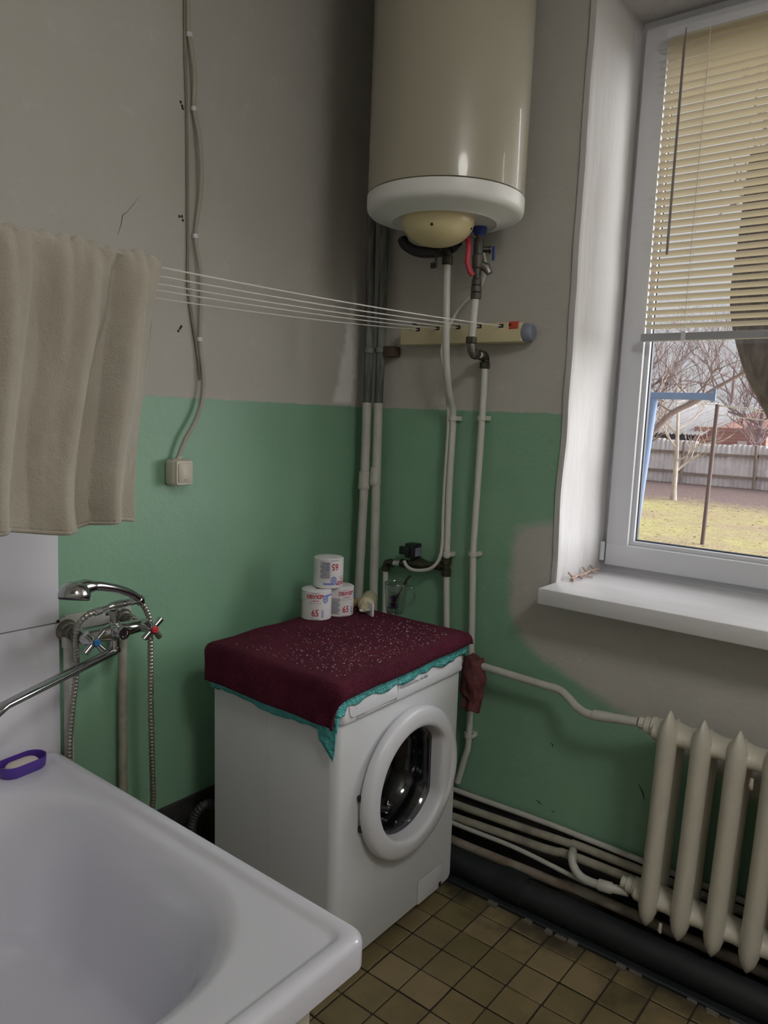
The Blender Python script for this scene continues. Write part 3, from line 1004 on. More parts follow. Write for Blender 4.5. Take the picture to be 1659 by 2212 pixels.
# ------------------------------------------------------------------ toilet rolls
def toilet_roll(label, loc, theta0, flip, off65, offname, offblue, offblock, rr_=0.0495, hh=0.100):
    t = thing('toilet_roll', label, 'toilet roll', loc, 'toilet rolls stacked on the washing machine')
    lx, ly, lz = loc
    MB().lathe([(0.007, 0.004), (0.012, 0.0), (rr_ - 0.003, 0.0), (rr_, 0.003), (rr_ + 0.0004, hh * 0.5), (rr_, hh - 0.003), (rr_ - 0.004, hh), (0.014, hh - 0.0012), (0.008, hh - 0.003), (0.007, hh - 0.008)],
               loc, (0, 0, 1), 48, False, False).build('paper_roll', M_PAPER, t, 40)
    MB().lathe([(0.0075, 0.004), (0.0075, hh - 0.006), (0.006, hh - 0.006), (0.006, 0.004)], loc, (0, 0, 1), 24, False, False).build('core', M_CARD, t, 40)
    rp = rr_ + 0.0010
    sg = -1 if flip else 1

    def wrap(vs_, fs, u0, v0, b_):
        """u0 in m along the label from theta0, v0 height from the middle"""
        out = []
        for p in vs_:
            uu, vv = u0 + p[0], v0 + p[1]
            uu, vv = uu * sg, vv * sg
            a = theta0 + uu / rp
            out.append((lx + rp * math.cos(a), ly + rp * math.sin(a), lz + hh / 2 + vv))
        b_.add(out, fs)

    def rect(u0, u1, v0, v1, b_):
        n = max(1, int(abs(u1 - u0) / 0.004))
        vs_, fs = [], []
        for i in range(n + 1):
            uu = u0 + (u1 - u0) * i / n
            vs_ += [(uu, v0), (uu, v1)]
        for i in range(n):
            fs.append((2 * i, 2 * i + 2, 2 * i + 3, 2 * i + 1))
        wrap(vs_, fs, 0, 0, b_)

    br, bb, bg = MB(), MB(), MB()
    tv, tf = text_mesh('65', 0.031, 0.0004)
    wrap([(p.x * 0.8, p.y) for p in tv], tf, off65, -0.024, br)
    tv, tf = text_mesh('ОБУХІВ', 0.0165, 0.0006)
    wrap([(p.x * 0.95, p.y) for p in tv], tf, offname, 0.030, br)
    tv, tf = text_mesh('65 METPIB', 0.0055, 0.0001)
    wrap(tv, tf, offname, 0.017, br)
    tv, tf = text_mesh('ПАПІР ТУАЛЕТНИЙ', 0.0044)
    wrap(tv, tf, offname, 0.009, bg)
    # blue unrolling roll emblem
    for r0, r1 in ((0.014, 0.0105), (0.0085, 0.006), (0.004, 0.0)):
        vs_, fs = [], []
        n = 20
        for i in range(n):
            a = 2 * PI * i / n
            vs_ += [(r0 * 0.75 * math.cos(a), r0 * math.sin(a)), (r1 * 0.75 * math.cos(a), r1 * math.sin(a))]
        for i in range(n):
            j = (i + 1) % n
            fs.append((2 * i, 2 * j, 2 * j + 1, 2 * i + 1))
        wrap(vs_, fs, offblue, 0.022, bb)
    rect(offblue, offblue + 0.035, 0.030, 0.036, bb)
    # grey small print, bar code, rules
    for i in range(13):
        rect(offblock - 0.017, offblock + 0.017 - (0.006 if i % 4 == 3 else 0), 0.012 - 0.0042 * i, 0.0142 - 0.0042 * i, bg)
    rect(offname - 0.014, offname + 0.014, 0.0425, 0.0437, bg)
    rect(off65 - 0.014, off65 + 0.014, -0.0455, -0.0440, bg)
    for i in range(9):
        rect(off65 + 0.021, off65 + 0.029, -0.038 + 0.0028 * i, -0.0365 + 0.0028 * i, bb)
    for bq, nm, mq in ((br, 'red_print', M_PRED), (bb, 'blue_print', M_PBLUE), (bg, 'grey_print', M_PGREY)):
        bq.build(nm, mq, t, 0, False)['kind'] = 'stuff'
    return t


TC = R(223)
toilet_roll('front white toilet roll with red 65 at the bottom left of the stack', (-0.468, -0.226, BZ), TC, False, -0.003, -0.004, 0.032, -0.075)
toilet_roll('rear white toilet roll of the stack, half hidden beside the glass mug', (-0.378, -0.246, BZ), TC + R(15), False, 0.010, 0.013, 0.06, -0.028)
toilet_roll('topmost white toilet roll standing upside down on the other two', (-0.420, -0.232, BZ + 0.1005), TC, True, -0.022, -0.055, -0.018, 0.012)

# ------------------------------------------------------------------ small things behind the rolls
t = thing('plastic_bottle', 'ivory plastic bottle lying on its side beside the glass mug', 'bottle', (-0.275, -0.300, BZ))
MB().lathe([(0.006, -0.075), (0.014, -0.073), (0.016, -0.06), (0.026, -0.052), (0.0285, -0.04), (0.0285, 0.045), (0.026, 0.052), (0.0, 0.053)], (-0.270, -0.285, BZ + 0.030), (0.86, 0.51, 0.03), 28).build('bottle_body', M_OLDBOTTLE, t, 40)
MB().lathe([(0.011, 0), (0.011, 0.018), (0.008, 0.02)], (-0.333, -0.3225, BZ + 0.028), (-0.86, -0.51, -0.03), 16).build('bottle_neck', M_OLDBOTTLE, t, 40)
t = thing('wall_hook', 'small white plastic hook bracket lying against the ivory bottle', 'hook', (-0.325, -0.335, BZ))
mt = Matrix.Translation((-0.322, -0.338, BZ)) @ Matrix.Rotation(R(-25), 4, 'Z')
MB().box(-0.004, 0.004, -0.024, 0.024, 0.001, 0.048, 0.003, 2, mt).build('back_plate', M_WMPLASTIC, t)
MB().box(-0.040, -0.003, -0.006, 0.006, 0.018, 0.026, 0.003, 2, mt).build('arm', M_WMPLASTIC, t)
t = thing('wooden_handle', 'short rounded wooden handle lying behind the ivory bottle', 'handle', (-0.285, -0.235, BZ))
MB().lathe([(0.004, -0.05), (0.013, -0.046), (0.016, -0.03), (0.0165, 0.03), (0.012, 0.047), (0.003, 0.05)], (-0.285, -0.232, BZ + 0.017), (0.90, -0.42, 0.06), 20).build('handle_body', M_WOOD, t, 40)
MB().lathe([(0.0, -0.004), (0.0165, -0.004), (0.0172, 0), (0.0165, 0.004), (0.0, 0.004)], (-0.267, -0.2404, BZ + 0.018), (0.90, -0.42, 0.06), 20).build('ferrule', M_OLDBOTTLE, t, 40)

MX, MY = -0.228, -0.372
t = thing('glass_mug', 'clear glass mug with a handle standing on the maroon blanket', 'mug', (MX, MY, BZ))
MB().lathe([(0.0, 0.0), (0.028, 0.0), (0.031, 0.004), (0.033, 0.02), (0.0375, 0.07), (0.0395, 0.103), (0.0385, 0.1045), (0.0378, 0.103)], (MX, MY, BZ + 0.001), (0, 0, 1), 40, False, False).build('cup', M_MUG, t, 40)
MB().lathe([(0.0395, 0.101), (0.0408, 0.1035), (0.0395, 0.106), (0.0382, 0.1035), (0.0395, 0.101)], (MX, MY, BZ + 0.001), (0, 0, 1), 40, False, False).build('rim', M_MUG, t, 60)
hd = Vector((0.617, -0.786, 0))
hp = smooth([Vector((MX, MY, BZ + 0.086)) + hd * 0.036, Vector((MX, MY, BZ + 0.090)) + hd * 0.055, Vector((MX, MY, BZ + 0.065)) + hd * 0.066, Vector((MX, MY, BZ + 0.035)) + hd * 0.054, Vector((MX, MY, BZ + 0.026)) + hd * 0.033], 6)
MB().tube(hp, 0.0052, 12).build('mug_handle', M_MUG, t, 60)
t = thing('bottle_brush', 'dark blue brush with a black handle leaning inside the glass mug', 'brush', (MX, MY, BZ + 0.012))
MB().tube([Vector((MX, MY, BZ + 0.022)) - hd * 0.010, Vector((MX, MY, BZ + 0.075)) + hd * 0.014, Vector((MX, MY, BZ + 0.125)) + hd * 0.040, Vector((MX, MY, BZ + 0.133)) + hd * 0.049], [0.003, 0.003, 0.0042, 0.0038], 8).build('brush_handle', M_BLACK, t)
b = MB()
for i in range(120):
    a = random.uniform(0, 2 * PI)
    o_ = Vector((MX, MY, BZ + 0.014 + random.uniform(0, 0.045))) - hd * 0.006
    b.tube([o_, o_ + Vector((math.cos(a), math.sin(a), random.uniform(-.3, .6))) * random.uniform(0.010, 0.020)], [0.0013, 0.0006], 4)
b.build('bristles', M_BRUSHBLUE, t)

# ------------------------------------------------------------------ water heater
HX, HY, HR = -0.268, -0.527, 0.238
wh = thing('water_heater', 'large cream cylindrical electric water heater hung on the window wall', 'water heater', (HX, HY, 2.16))
MB().lathe([(HR - 0.004, 2.206), (HR, 2.208), (HR, 3.02), (HR - 0.02, 3.05)], (HX, HY, 0), (0, 0, 1), 96).build('tank', M_CREAM, wh, 40)
cap = MB().lathe([(HR - 0.003, 2.2045), (HR + 0.0015, 2.2035), (HR + 0.0015, 2.172), (HR - 0.001, 2.163), (HR - 0.007, 2.156), (HR - 0.018, 2.1515), (0.172, 2.141), (0.160, 2.134), (0.156, 2.139), (0.150, 2.142), (0.0, 2.142)], (HX, HY, 0), (0, 0, 1), 96, False, False).build('bottom_cap', M_CAPW, wh, 40)
dprof = [(0.112 * math.sin(a) ** 0.9 if a > 0 else 0.0, 2.142 - 0.078 * math.cos(a)) for a in [k / 12 * PI / 2 for k in range(13)]]
dome = MB().lathe(dprof, (HX - 0.028, HY + 0.005, 0), (0, 0, 1), 48, False, False).build('element_cover', M_DOME, wh, 60)
for (a, q) in ((R(205), 0.80), (R(290), 0.88)):
    r_ = 0.112 * math.sin(q * PI / 2 * 0.86) ** 0.9
    z_ = 2.142 - 0.078 * math.cos(q * PI / 2 * 0.86)
    n = Vector((math.cos(a) * r_ / 0.112 ** 2 * 0.0125, math.sin(a) * r_ / 0.112 ** 2 * 0.0125, (z_ - 2.142) / 0.078 ** 2 * 0.0125)).normalized()
    MB().lathe([(0.0, 0.0012), (0.0045, 0.0010), (0.0045, -0.003)], (HX - 0.028 + math.cos(a) * r_, HY + 0.005 + math.sin(a) * r_, z_), n, 12, False, False).build('screw_hole', M_BLACK, dome)
# thick black wiring loop behind the cover
MB().tube(smooth([(-0.115, -0.250, 2.150), (-0.118, -0.268, 2.128), (-0.12, -0.315, 2.104), (-0.125, -0.385, 2.092), (-0.13, -0.455, 2.094), (-0.15, -0.50, 2.11)], 6), 0.018, 12).build('power_lead', M_BLACK, wh)
# hot outlet
vA = thing('shutoff_valve', 'dark brass shut-off valve on the left outlet under the water heater', 'valve', (-0.14, -0.457, 2.08))
MB().lathe([(0.012, 2.140), (0.012, 2.108), (0.019, 2.106), (0.019, 2.090), (0.014, 2.088), (0.014, 2.070), (0.018, 2.068), (0.018, 2.044), (0.013, 2.042)], (-0.14, -0.458, 0), (0, 0, 1), 16).build('valve_body', M_BRASS, vA, 30)
MB().lathe([(0.010, 0), (0.010, 0.018), (0.013, 0.020), (0.013, 0.026), (0.004, 0.028), (0.004, 0.034)], (-0.14, -0.458, 2.090), (-0.62, 0.78, 0), 12).build('side_port', M_BRASS, vA, 30)
MB().box(-0.176, -0.168, -0.438, -0.432, 2.030, 2.090, 0.002).build('lever', M_BRASS, vA)
MB().box(-0.180, -0.170, -0.430, -0.418, 2.028, 2.046, 0.002).build('lever_tip', M_BLACK, vA)
# cold inlet group
M_VALVE = mat('dark_valve_metal', (0.07, 0.066, 0.060), 0.5, metal=0.5, c2=(0.13, 0.12, 0.105), ns=30)
vB = thing('safety_valve', 'heater inlet safety valve with red lever and small blue tap', 'valve', (-0.16, -0.588, 2.06))
MB().lathe([(0.022, 2.142), (0.023, 2.126), (0.014, 2.118), (0.013, 2.112)], (-0.16, -0.588, 0), (0, 0, 1), 20).build('blue_collar', M_BLUE, vB, 30)
MB().lathe([(0.014, 2.118), (0.016, 2.090), (0.015, 2.060), (0.018, 2.056), (0.018, 2.020), (0.013, 2.014), (0.013, 1.985), (0.016, 1.982), (0.016, 1.966), (0.013, 1.965), (0.017, 1.962), (0.017, 1.945), (0.014, 1.943), (0.017, 1.940), (0.017, 1.924), (0.012, 1.922)], (-0.160, -0.587, 0), (0, 0, 1), 14).build('valve_body', M_VALVE, vB, 30)
MB().tube([(-0.16, -0.588, 2.03), (-0.15, -0.615, 2.018), (-0.148, -0.625, 2.000)], [0.013, 0.015, 0.011], 10).build('strainer_boss', M_NICKEL, vB, 30)
MB().lathe([(0.009, 0), (0.009, 0.03), (0.012, 0.031), (0.012, 0.036)], (-0.16, -0.590, 2.075), (0.62, -0.78, 0), 12).build('tap_stem', M_BLACK, vB, 30)
MB().box(-0.139, -0.131, -0.632, -0.624, 2.042, 2.086, 0.003).build('blue_tap', M_BLUE, vB)
MB().tube([(-0.197, -0.565, 2.110), (-0.199, -0.572, 2.094), (-0.201, -0.577, 2.070), (-0.202, -0.575, 2.030), (-0.199, -0.585, 2.000), (-0.192, -0.592, 1.990)], [0.008, 0.0085, 0.0085, 0.0085, 0.009, 0.008], 10).build('red_lever', M_RED, vB)
MB().tube([(-0.20, -0.566, 2.12), (-0.165, -0.585, 2.108)], 0.005, 8).build('lever_pin', M_NICKEL, vB)


# ------------------------------------------------------------------ water pipes on the window wall
def clip(par, x, y, z, m=M_CABLE):
    b_ = MB().box(x - 0.004, -0.001, y - 0.019, y + 0.019, z - 0.008, z + 0.008, 0.002)
    b_.lathe([(0.0150, -0.008), (0.0155, -0.008), (0.0155, 0.008), (0.0150, 0.008)], (x, y, z), (0, 0, 1), 16)
    return b_.build('pipe_clip', m, par, 30)


def nut(par, o, ax, r_=0.018, l_=0.022, m=M_BRASS):
    return MB().lathe([(r_ * 0.8, -l_ / 2), (r_, -l_ / 2 + 0.002), (r_, l_ / 2 - 0.002), (r_ * 0.8, l_ / 2)], o, ax, 8).build('nut', m, par, 30)


pA = thing('water_pipe', 'white water pipe running down from the shut-off valve past the clothesline reel', 'pipe', (-0.05, -0.45, 0.84))
MB().tube(smooth([(-0.14, -0.459, 2.045), (-0.14, -0.462, 1.95), (-0.14, -0.470, 1.785), (-0.125, -0.469, 1.70), (-0.085, -0.455, 1.63), (-0.045, -0.444, 1.585), (-0.03, -0.440, 1.54), (-0.03, -0.441, 1.471), (-0.03, -0.439, 1.308), (-0.03, -0.443, 1.093), (-0.03, -0.443, 1.05)], 6), 0.0115, 14).build('upper_pipe', M_PPR, pA, 60)
MB().tube([(-0.03, -0.446, 1.0), (-0.03, -0.456, 0.842), (-0.03, -0.47, 0.60)], 0.0115, 14).build('lower_pipe', M_PPR, pA, 60)
clip(pA, -0.03, -0.4395, 1.545)
clip(pA, -0.03, -0.443, 1.065)
MB().lathe([(0.018, 1.052), (0.018, 1.030), (0.014, 1.028), (0.014, 1.012), (0.018, 1.010), (0.018, 0.986), (0.012, 0.985)], (-0.03, -0.4445, 0), (0, 0, 1), 10).build('tee', M_BRASS, pA, 30)

pB = thing('water_pipe', 'white water pipe with a double elbow dropping from the safety valve', 'pipe', (-0.05, -0.56, 0.84))
MB().tube([(-0.16, -0.586, 1.93), (-0.16, -0.579, 1.80)], 0.0115, 14).build('upper_pipe', M_PPR, pB, 60)
nut(pB, (-0.16, -0.579, 1.795), (0, 0, 1))
MB().tube(smooth([(-0.16, -0.579, 1.79), (-0.158, -0.580, 1.765), (-0.145, -0.577, 1.757), (-0.125, -0.572, 1.756)], 5), 0.0135, 12).build('elbow', M_NICKEL, pB, 60)
nut(pB, (-0.118, -0.570, 1.756), (1, 0.13, 0))
MB().tube([(-0.11, -0.569, 1.756), (-0.06, -0.561, 1.756)], 0.0105, 12).build('cross_pipe', M_PPR, pB, 60)
nut(pB, (-0.062, -0.561, 1.756), (1, 0.13, 0))
MB().tube(smooth([(-0.058, -0.560, 1.756), (-0.038, -0.558, 1.755), (-0.030, -0.557, 1.745), (-0.03, -0.556, 1.728)], 5), 0.0135, 12).build('elbow', M_BRASS, pB, 60)
nut(pB, (-0.03, -0.556, 1.726), (0, 0, 1))
MB().tube(smooth([(-0.03, -0.556, 1.725), (-0.03, -0.557, 1.563), (-0.03, -0.552, 1.157), (-0.03, -0.552, 1.079), (-0.03, -0.562, 0.863), (-0.03, -0.566, 0.747), (-0.03, -0.577, 0.426), (-0.03, -0.563, 0.335), (-0.03, -0.540, 0.24)], 5), 0.0115, 14).build('lower_pipe', M_PPR, pB, 60)
clip(pB, -0.03, -0.557, 1.550)
clip(pB, -0.03, -0.552, 1.082)
clip(pB, -0.03, -0.576, 0.430)

# solenoid valve with its short branch
sv = thing('solenoid_valve', 'brass solenoid valve with a black coil box on the green window wall', 'valve', (-0.04, -0.30, 1.0))
MB().box(-0.072, -0.026, -0.330, -0.286, 1.034, 1.088, 0.004).build('coil', M_BLACK, sv)
MB().box(-0.084, -0.066, -0.312, -0.268, 1.046, 1.076, 0.004).build('connector', M_BLACK, sv)
MB().box(-0.066, -0.032, -0.3315, -0.330, 1.042, 1.074, 0.0005, 1).build('rating_plate', M_GBLUE, sv)
MB().tube([(-0.04, -0.288, 1.006), (-0.04, -0.30, 1.008), (-0.04, -0.335, 1.014), (-0.04, -0.355, 1.012), (-0.04, -0.372, 1.016), (-0.04, -0.40, 1.018)], [0.013, 0.020, 0.024, 0.020, 0.013, 0.013], 10).build('valve_body', M_BRASS, sv, 30)
nut(sv, (-0.04, -0.262, 1.004), (0, 1, 0.1), 0.017, 0.026)
nut(sv, (-0.037, -0.412, 1.018), (0, 1, 0.0), 0.017, 0.026)
MB().tube([(-0.035, -0.40, 1.018), (-0.03, -0.44, 1.020)], 0.011, 10).build('tail_piece', M_BRASS, sv, 60)
MB().tube([(-0.04, -0.255, 1.004), (-0.04, -0.200, 0.997)], 0.0105, 12).build('branch_pipe', M_PPR, sv, 60)
nut(sv, (-0.04, -0.205, 0.997), (0, 1, 0.1), 0.016, 0.022)
MB().tube(smooth([(-0.04, -0.20, 0.997), (-0.04, -0.183, 0.993), (-0.04, -0.178, 0.975)], 5), 0.014, 10).build('elbow', M_BRASS, sv, 60)
nut(sv, (-0.04, -0.178, 0.972), (0, 0, 1), 0.016, 0.020)
MB().tube([(-0.04, -0.178, 0.965), (-0.04, -0.185, 0.70)], 0.0105, 12).build('drop_pipe', M_PPR, sv, 60)
sc_ = MB().tube(smooth([(-0.075, -0.289, 1.022), (-0.078, -0.307, 1.004), (-0.072, -0.339, 0.995), (-0.062, -0.395, 1.008), (-0.052, -0.425, 1.045), (-0.040, -0.428, 1.10), (-0.034, -0.422, 1.20), (-0.034, -0.421, 1.31), (-0.034, -0.424, 1.47), (-0.036, -0.425, 1.54),
                        (-0.055, -0.433, 1.59), (-0.095, -0.447, 1.65), (-0.132, -0.458, 1.72), (-0.140, -0.455, 1.77), (-0.120, -0.460, 1.84), (-0.09, -0.485, 1.915), (-0.07, -0.510, 1.95), (-0.06, -0.540, 1.985), (-0.065, -0.558, 2.03), (-0.09, -0.565, 2.07), (-0.14, -0.56, 2.12)], 5), 0.0062, 10).build('power_cable', M_CABLE)
tag(sc_, 'thin white cable looping from the solenoid coil up along the water pipe', 'cable')


# ------------------------------------------------------------------ heating risers in the corner
def riser(label, base, pts_up, zc, zs):
    t_ = thing('heating_riser', label, 'pipe', (base[0], base[1], 0.0), 'heating risers in the corner')
    up = [p for p in pts_up if p[2] >= 1.589]
    lo = [p for p in pts_up if p[2] <= 1.591]
    MB().tube(up, 0.0165, 16).build('upper_pipe', M_RISER_D, t_, 60)
    MB().tube(lo, 0.0168, 16).build('lower_pipe', M_RISER_W, t_, 60)
    x, y = base
    MB().lathe([(0.0170, zc + 0.030), (0.0205, zc + 0.029), (0.0205, zc - 0.018), (0.0225, zc - 0.022), (0.0225, zc - 0.034), (0.019, zc - 0.040), (0.017, zc - 0.040)], (x, y, 0), (0, 0, 1), 16, False, False).build('coupling', M_RISER_W, t_, 30)
    MB().lathe([(0.0168, zs - 0.010), (0.0215, zs - 0.009), (0.0225, zs), (0.0215, zs + 0.008), (0.0168, zs + 0.009)], (x, y, 0), (0, 0, 1), 12, False, False).build('clamp', M_RISER_D, t_, 30)
    return t_


r1 = riser('left heating riser in the corner, dark above and white below', (-0.070, -0.081), [(-0.07, -0.068, 3.09), (-0.07, -0.070, 2.22), (-0.07, -0.079, 1.81), (-0.07, -0.081, 1.59), (-0.07, -0.083, 1.30), (-0.07, -0.074, 0.86), (-0.07, -0.070, 0.0)], 1.305, 1.780)
r2 = riser('right heating riser beside the corner, dark above with a clamp bracket', (-0.050, -0.119), [(-0.05, -0.112, 3.09), (-0.05, -0.116, 2.21), (-0.05, -0.120, 1.81), (-0.05, -0.119, 1.59), (-0.05, -0.123, 1.32), (-0.05, -0.132, 0.85), (-0.05, -0.135, 0.0)], 1.322, 1.783)
MB().box(-0.060, -0.001, -0.178, -0.132, 1.758, 1.798, 0.008, 2).build('wall_bracket', mat('rusty_bracket', (0.06, 0.045, 0.03), 0.7, c2=(0.10, 0.06, 0.035), ns=40), r2)

# ------------------------------------------------------------------ retractable clothesline
rl = thing('clothesline_reel', 'yellowed retractable clothesline reel on the window wall with five cords pulled out', 'clothesline', (-0.03, -0.46, 1.80))
MB().box(-0.060, -0.001, -0.700, -0.215, 1.798, 1.861, 0.006, 2).build('housing', M_REELC, rl)
MB().box(-0.0615, -0.030, -0.690, -0.655, 1.838, 1.8625, 0.002).build('red_lock', M_ORED, rl)
MB().lathe([(0.030, 0), (0.030, 0.010), (0.026, 0.026), (0.022, 0.029), (0.0, 0.030)], (-0.031, -0.700, 1.829), (0, -1, 0), 28, False, False).build('end_knob', M_GBLUE, rl, 40)
LX = -3.05
holes = [(-0.293, 1.850), (-0.376, 1.851), (-0.461, 1.851), (-0.545, 1.851), (-0.627, 1.850)]
lowz = [1.800, 1.806, 1.806, 1.807, 1.8085]
for (yy, zz), zl in zip(holes, lowz):
    MB().box(-0.0612, -0.055, yy - 0.0085, yy + 0.0085, zz - 0.006, zz + 0.006, 0.0008, 1).build('cord_slot', M_BLACK, rl)
    pts = []
    for k in range(25):
        x = -0.059 + (LX + 0.059) * k / 24
        # hangs low around x = -1.4 and rises again to the far wall
        tt = (x + 0.059) / (LX + 0.059)
        zz2 = zz + (zl - zz) * 4 * tt * (1 - tt) * 1.0
        pts.append((x, yy, zz2 if tt < 0.5 else zl + (zz - zl) * (2 * tt - 1) ** 2))
    MB().tube(pts, 0.0017, 6).build('cord', M_CORD, rl)
for yy in (-0.262, -0.660):
    MB().lathe([(0.0035, 0), (0.0035, 0.002)], (-0.0595, yy, 1.852), (-1, 0, 0), 10).build('screw_hole', M_BLACK, rl)
MB().lathe([(0.006, 0), (0.006, 0.012), (0.003, 0.014)], (0, -0.237, 1.880), (-1, 0, 0), 10).build('wall_plug', M_NICKEL, wr)
hook_bar = thing('clothesline_bracket', 'white bar on the opposite wall holding the clothesline cords', 'bracket', (-3.28, -0.46, 1.80))
MB().box(-3.299, LX - 0.001, -0.70, -0.22, 1.835, 1.865, 0.004).build('bar', M_WMPLASTIC, hook_bar)

# ------------------------------------------------------------------ towel over the front cord
TX1, TX0 = -1.368, -2.02
FOLDS = 40
TY, TZ = -0.627, 1.8115


def towel_pt(u, v):
    """u along the cord (0 right edge), v over the cord: 0 front hem, 0.56 top, 1 back hem"""
    L1, L2 = 0.502, 0.40
    s = v * (L1 + L2) - L1            # <0 front, >0 back
    hang = max(0.0, abs(s) - 0.012)
    down = hang
    x = TX1 + (TX0 - TX1) * u
    q = min(1, down / 0.45)
    x += -0.062 * q * (1 - u) ** 2 * (1 if s < 0 else 0.5)
    x += 0.010 * math.sin(s * 9 + u * 5) * q
    fold = math.sin(u * 34 + 2.2 + 0.9 * math.sin(s * 4 + 1)) * 0.9 + math.sin(u * 57 + s * 5) * 0.30 + noise.noise(Vector((u * 8, s * 4, 2))) * 0.9
    amp = 0.020 + 0.018 * q
    ridge = noise.noise(Vector((u * 34, s * 3.0, 4))) * 0.010 * max(0, 1 - down / 0.25)
    fine = noise.noise(Vector((u * 60, s * 45, 5))) * 0.0014
    side = -1 if s < 0 else 1
    if abs(s) < 0.012:
        a = s / 0.012 * PI / 2
        y = TY + 0.010 * math.sin(a)
        z = TZ + 0.010 * math.cos(a) + 0.010 * abs(noise.noise(Vector((u * 22, 0, 4)))) * 1.6
        return Vector((x, y, z))
    y = TY + side * (0.010 + 0.004 * q) + fold * amp * min(1, down / 0.03) * (0.8 if s < 0 else 0.5) + (ridge + fine)
    if s < 0:
        y = min(y, TY + 0.006 - 0.004 * q)
    else:
        y = max(y, TY + 0.010) + 0.02 * q
    z = TZ - down + 0.003
    z += 0.010 * abs(noise.noise(Vector((u * 22, 0, 4)))) * 1.6 * max(0, 1 - down / 0.03)
    z += 0.006 * math.sin(u * 17) * q
    return Vector((x, y, z))


nu, nv = 150, 130
tws = [towel_pt(i / nu, j / nv) for i in range(nu + 1) for j in range(nv + 1)]
tfs = []
for i in range(nu):
    for j in range(nv):
        a = i * (nv + 1) + j
        tfs.append((a, a + nv + 1, a + nv + 2, a + 1))
tw_o = thing('towel', 'thick beige terry towel hanging over the front cord of the clothesline', 'towel', (-1.69, TY, 1.31))
o = MB().add(tws, tfs).build('towel_cloth', M_TOWEL, tw_o, 60, False)
md = o.modifiers.new('thickness', 'SOLIDIFY')
md.thickness = 0.006
md.offset = 0
MB().tube([towel_pt(0, j / 60) for j in range(61)], 0.0036, 8).build('side_seam', M_TOWEL, tw_o, 60)
MB().tube([towel_pt(i / 80, 0.0) for i in range(81)], 0.0046, 8).build('hem', M_TOWEL, tw_o, 60)

# ------------------------------------------------------------------ wall socket and its cable
ws = thing('wall_socket', 'square beige surface-mounted socket with a hinged lid on the green wall', 'socket', (-0.868, -0.03, 1.35))
SX, SZ = -0.869, 1.3525
MB().box(SX - 0.035, SX + 0.035, -0.046, 0.0, SZ - 0.0395, SZ + 0.0395, 0.011, 4).build('housing', M_SOCK, ws, 50)
pts = rrect(SX, SZ, 0.0295, 0.0365, 0.008, 6, 3)
MB().loops([xz_ring(pts, -0.044), xz_ring(pts, -0.0515), xz_ring([(SX + (p[0] - SX) * 0.95, SZ + (p[1] - SZ) * 0.96) for p in pts], -0.0535)], cap1=True).build('cover_frame', M_SOCK, ws, 40)
pts = rrect(SX + 0.0015, SZ - 0.001, 0.0245, 0.0285, 0.006, 6, 3)
g_ = MB().loops([xz_ring([(SX + 0.0015 + (p[0] - SX - .0015) * 1.05, SZ + (p[1] - SZ) * 1.04) for p in pts], -0.0528), xz_ring(pts, -0.0538)], cap1=True).build('lid_gap', M_PGREY, ws)
MB().loops([xz_ring(pts, -0.053), xz_ring(pts, -0.0556), xz_ring([(SX + 0.0015 + (p[0] - SX - .0015) * 0.97, SZ + (p[1] - SZ) * 0.97) for p in pts], -0.0562)], cap1=True).build('lid', M_SOCK, ws, 40)
tv, tf = text_mesh('Electro', 0.0048)
MB().add([(SX + 0.002 + p.x, -0.0564, SZ - 0.021 + p.y) for p in tv], tf).build('lid_print', M_PGREY, ws, 0, False)
MB().tube([(SX, -0.022, SZ + 0.036), (SX, -0.022, SZ + 0.046)], 0.009, 12).build('cable_gland', M_SOCK, ws)
pc = thing('power_cable', 'off-white cable clipped down the left wall to the beige socket', 'cable', (-0.82, -0.02, 1.40))
cpts = [(-0.843, -0.012, 3.09), (-0.838, -0.012, 2.63), (-0.835, -0.014, 2.589), (-0.826, -0.026, 2.49), (-0.817, -0.014, 2.397), (-0.809, -0.030, 2.31), (-0.803, -0.032, 2.19), (-0.808, -0.014, 2.046), (-0.799, -0.030, 1.928), (-0.789, -0.014, 1.75), (-0.779, -0.018, 1.659), (-0.778, -0.020, 1.603), (-0.790, -0.022, 1.547), (-0.815, -0.024, 1.497), (-0.843, -0.024, 1.455), (-0.862, -0.022, 1.414), (SX, -0.022, 1.396)]
MB().tube(smooth(cpts, 6), 0.0062, 10).build('lead', M_GCABLE, pc, 60)
MB().tube(smooth([(-0.846, -0.005, 3.09), (-0.845, -0.005, 2.62), (-0.836, -0.005, 2.39), (-0.832, -0.005, 2.19), (-0.829, -0.005, 2.03), (-0.827, -0.005, 1.90), (-0.813, -0.006, 1.81), (-0.799, -0.008, 1.745), (-0.788, -0.010, 1.675), (-0.783, -0.012, 1.63)], 6), 0.0042, 8).build('lead_shadow', mat('tan_lead_shadow', (0.25, 0.225, 0.18), 0.7), pc, 60)  # thin tan tube standing in for the cable's shadow on the wall
for (x, z) in ((-0.835, 2.589), (-0.817, 2.397), (-0.808, 2.046), (-0.789, 1.75)):
    b = MB().lathe([(0.0085, -0.006), (0.0085, 0.006)], (x, -0.013, z), (0, 0, 1), 12)
    b.box(x + 0.004, x + 0.014, -0.010, 0.0, z - 0.005, z + 0.005, 0.001, 1)
    b.build('cable_clip', M_WMPLASTIC, pc, 30)

# ------------------------------------------------------------------ bathtub
TBX0, TBX1, TBY0, TBY1, TBZ = -1.985, -1.260, -1.126, -0.010, 0.614
tb = thing('bathtub', 'short white enamelled bathtub with a raised rim in front of the green wall', 'bathtub', (-1.62, -0.57, 0.0))
cx, cy = (TBX0 + TBX1) / 2, (TBY0 + TBY1) / 2
hx, hy = (TBX1 - TBX0) / 2, (TBY1 - TBY0) / 2


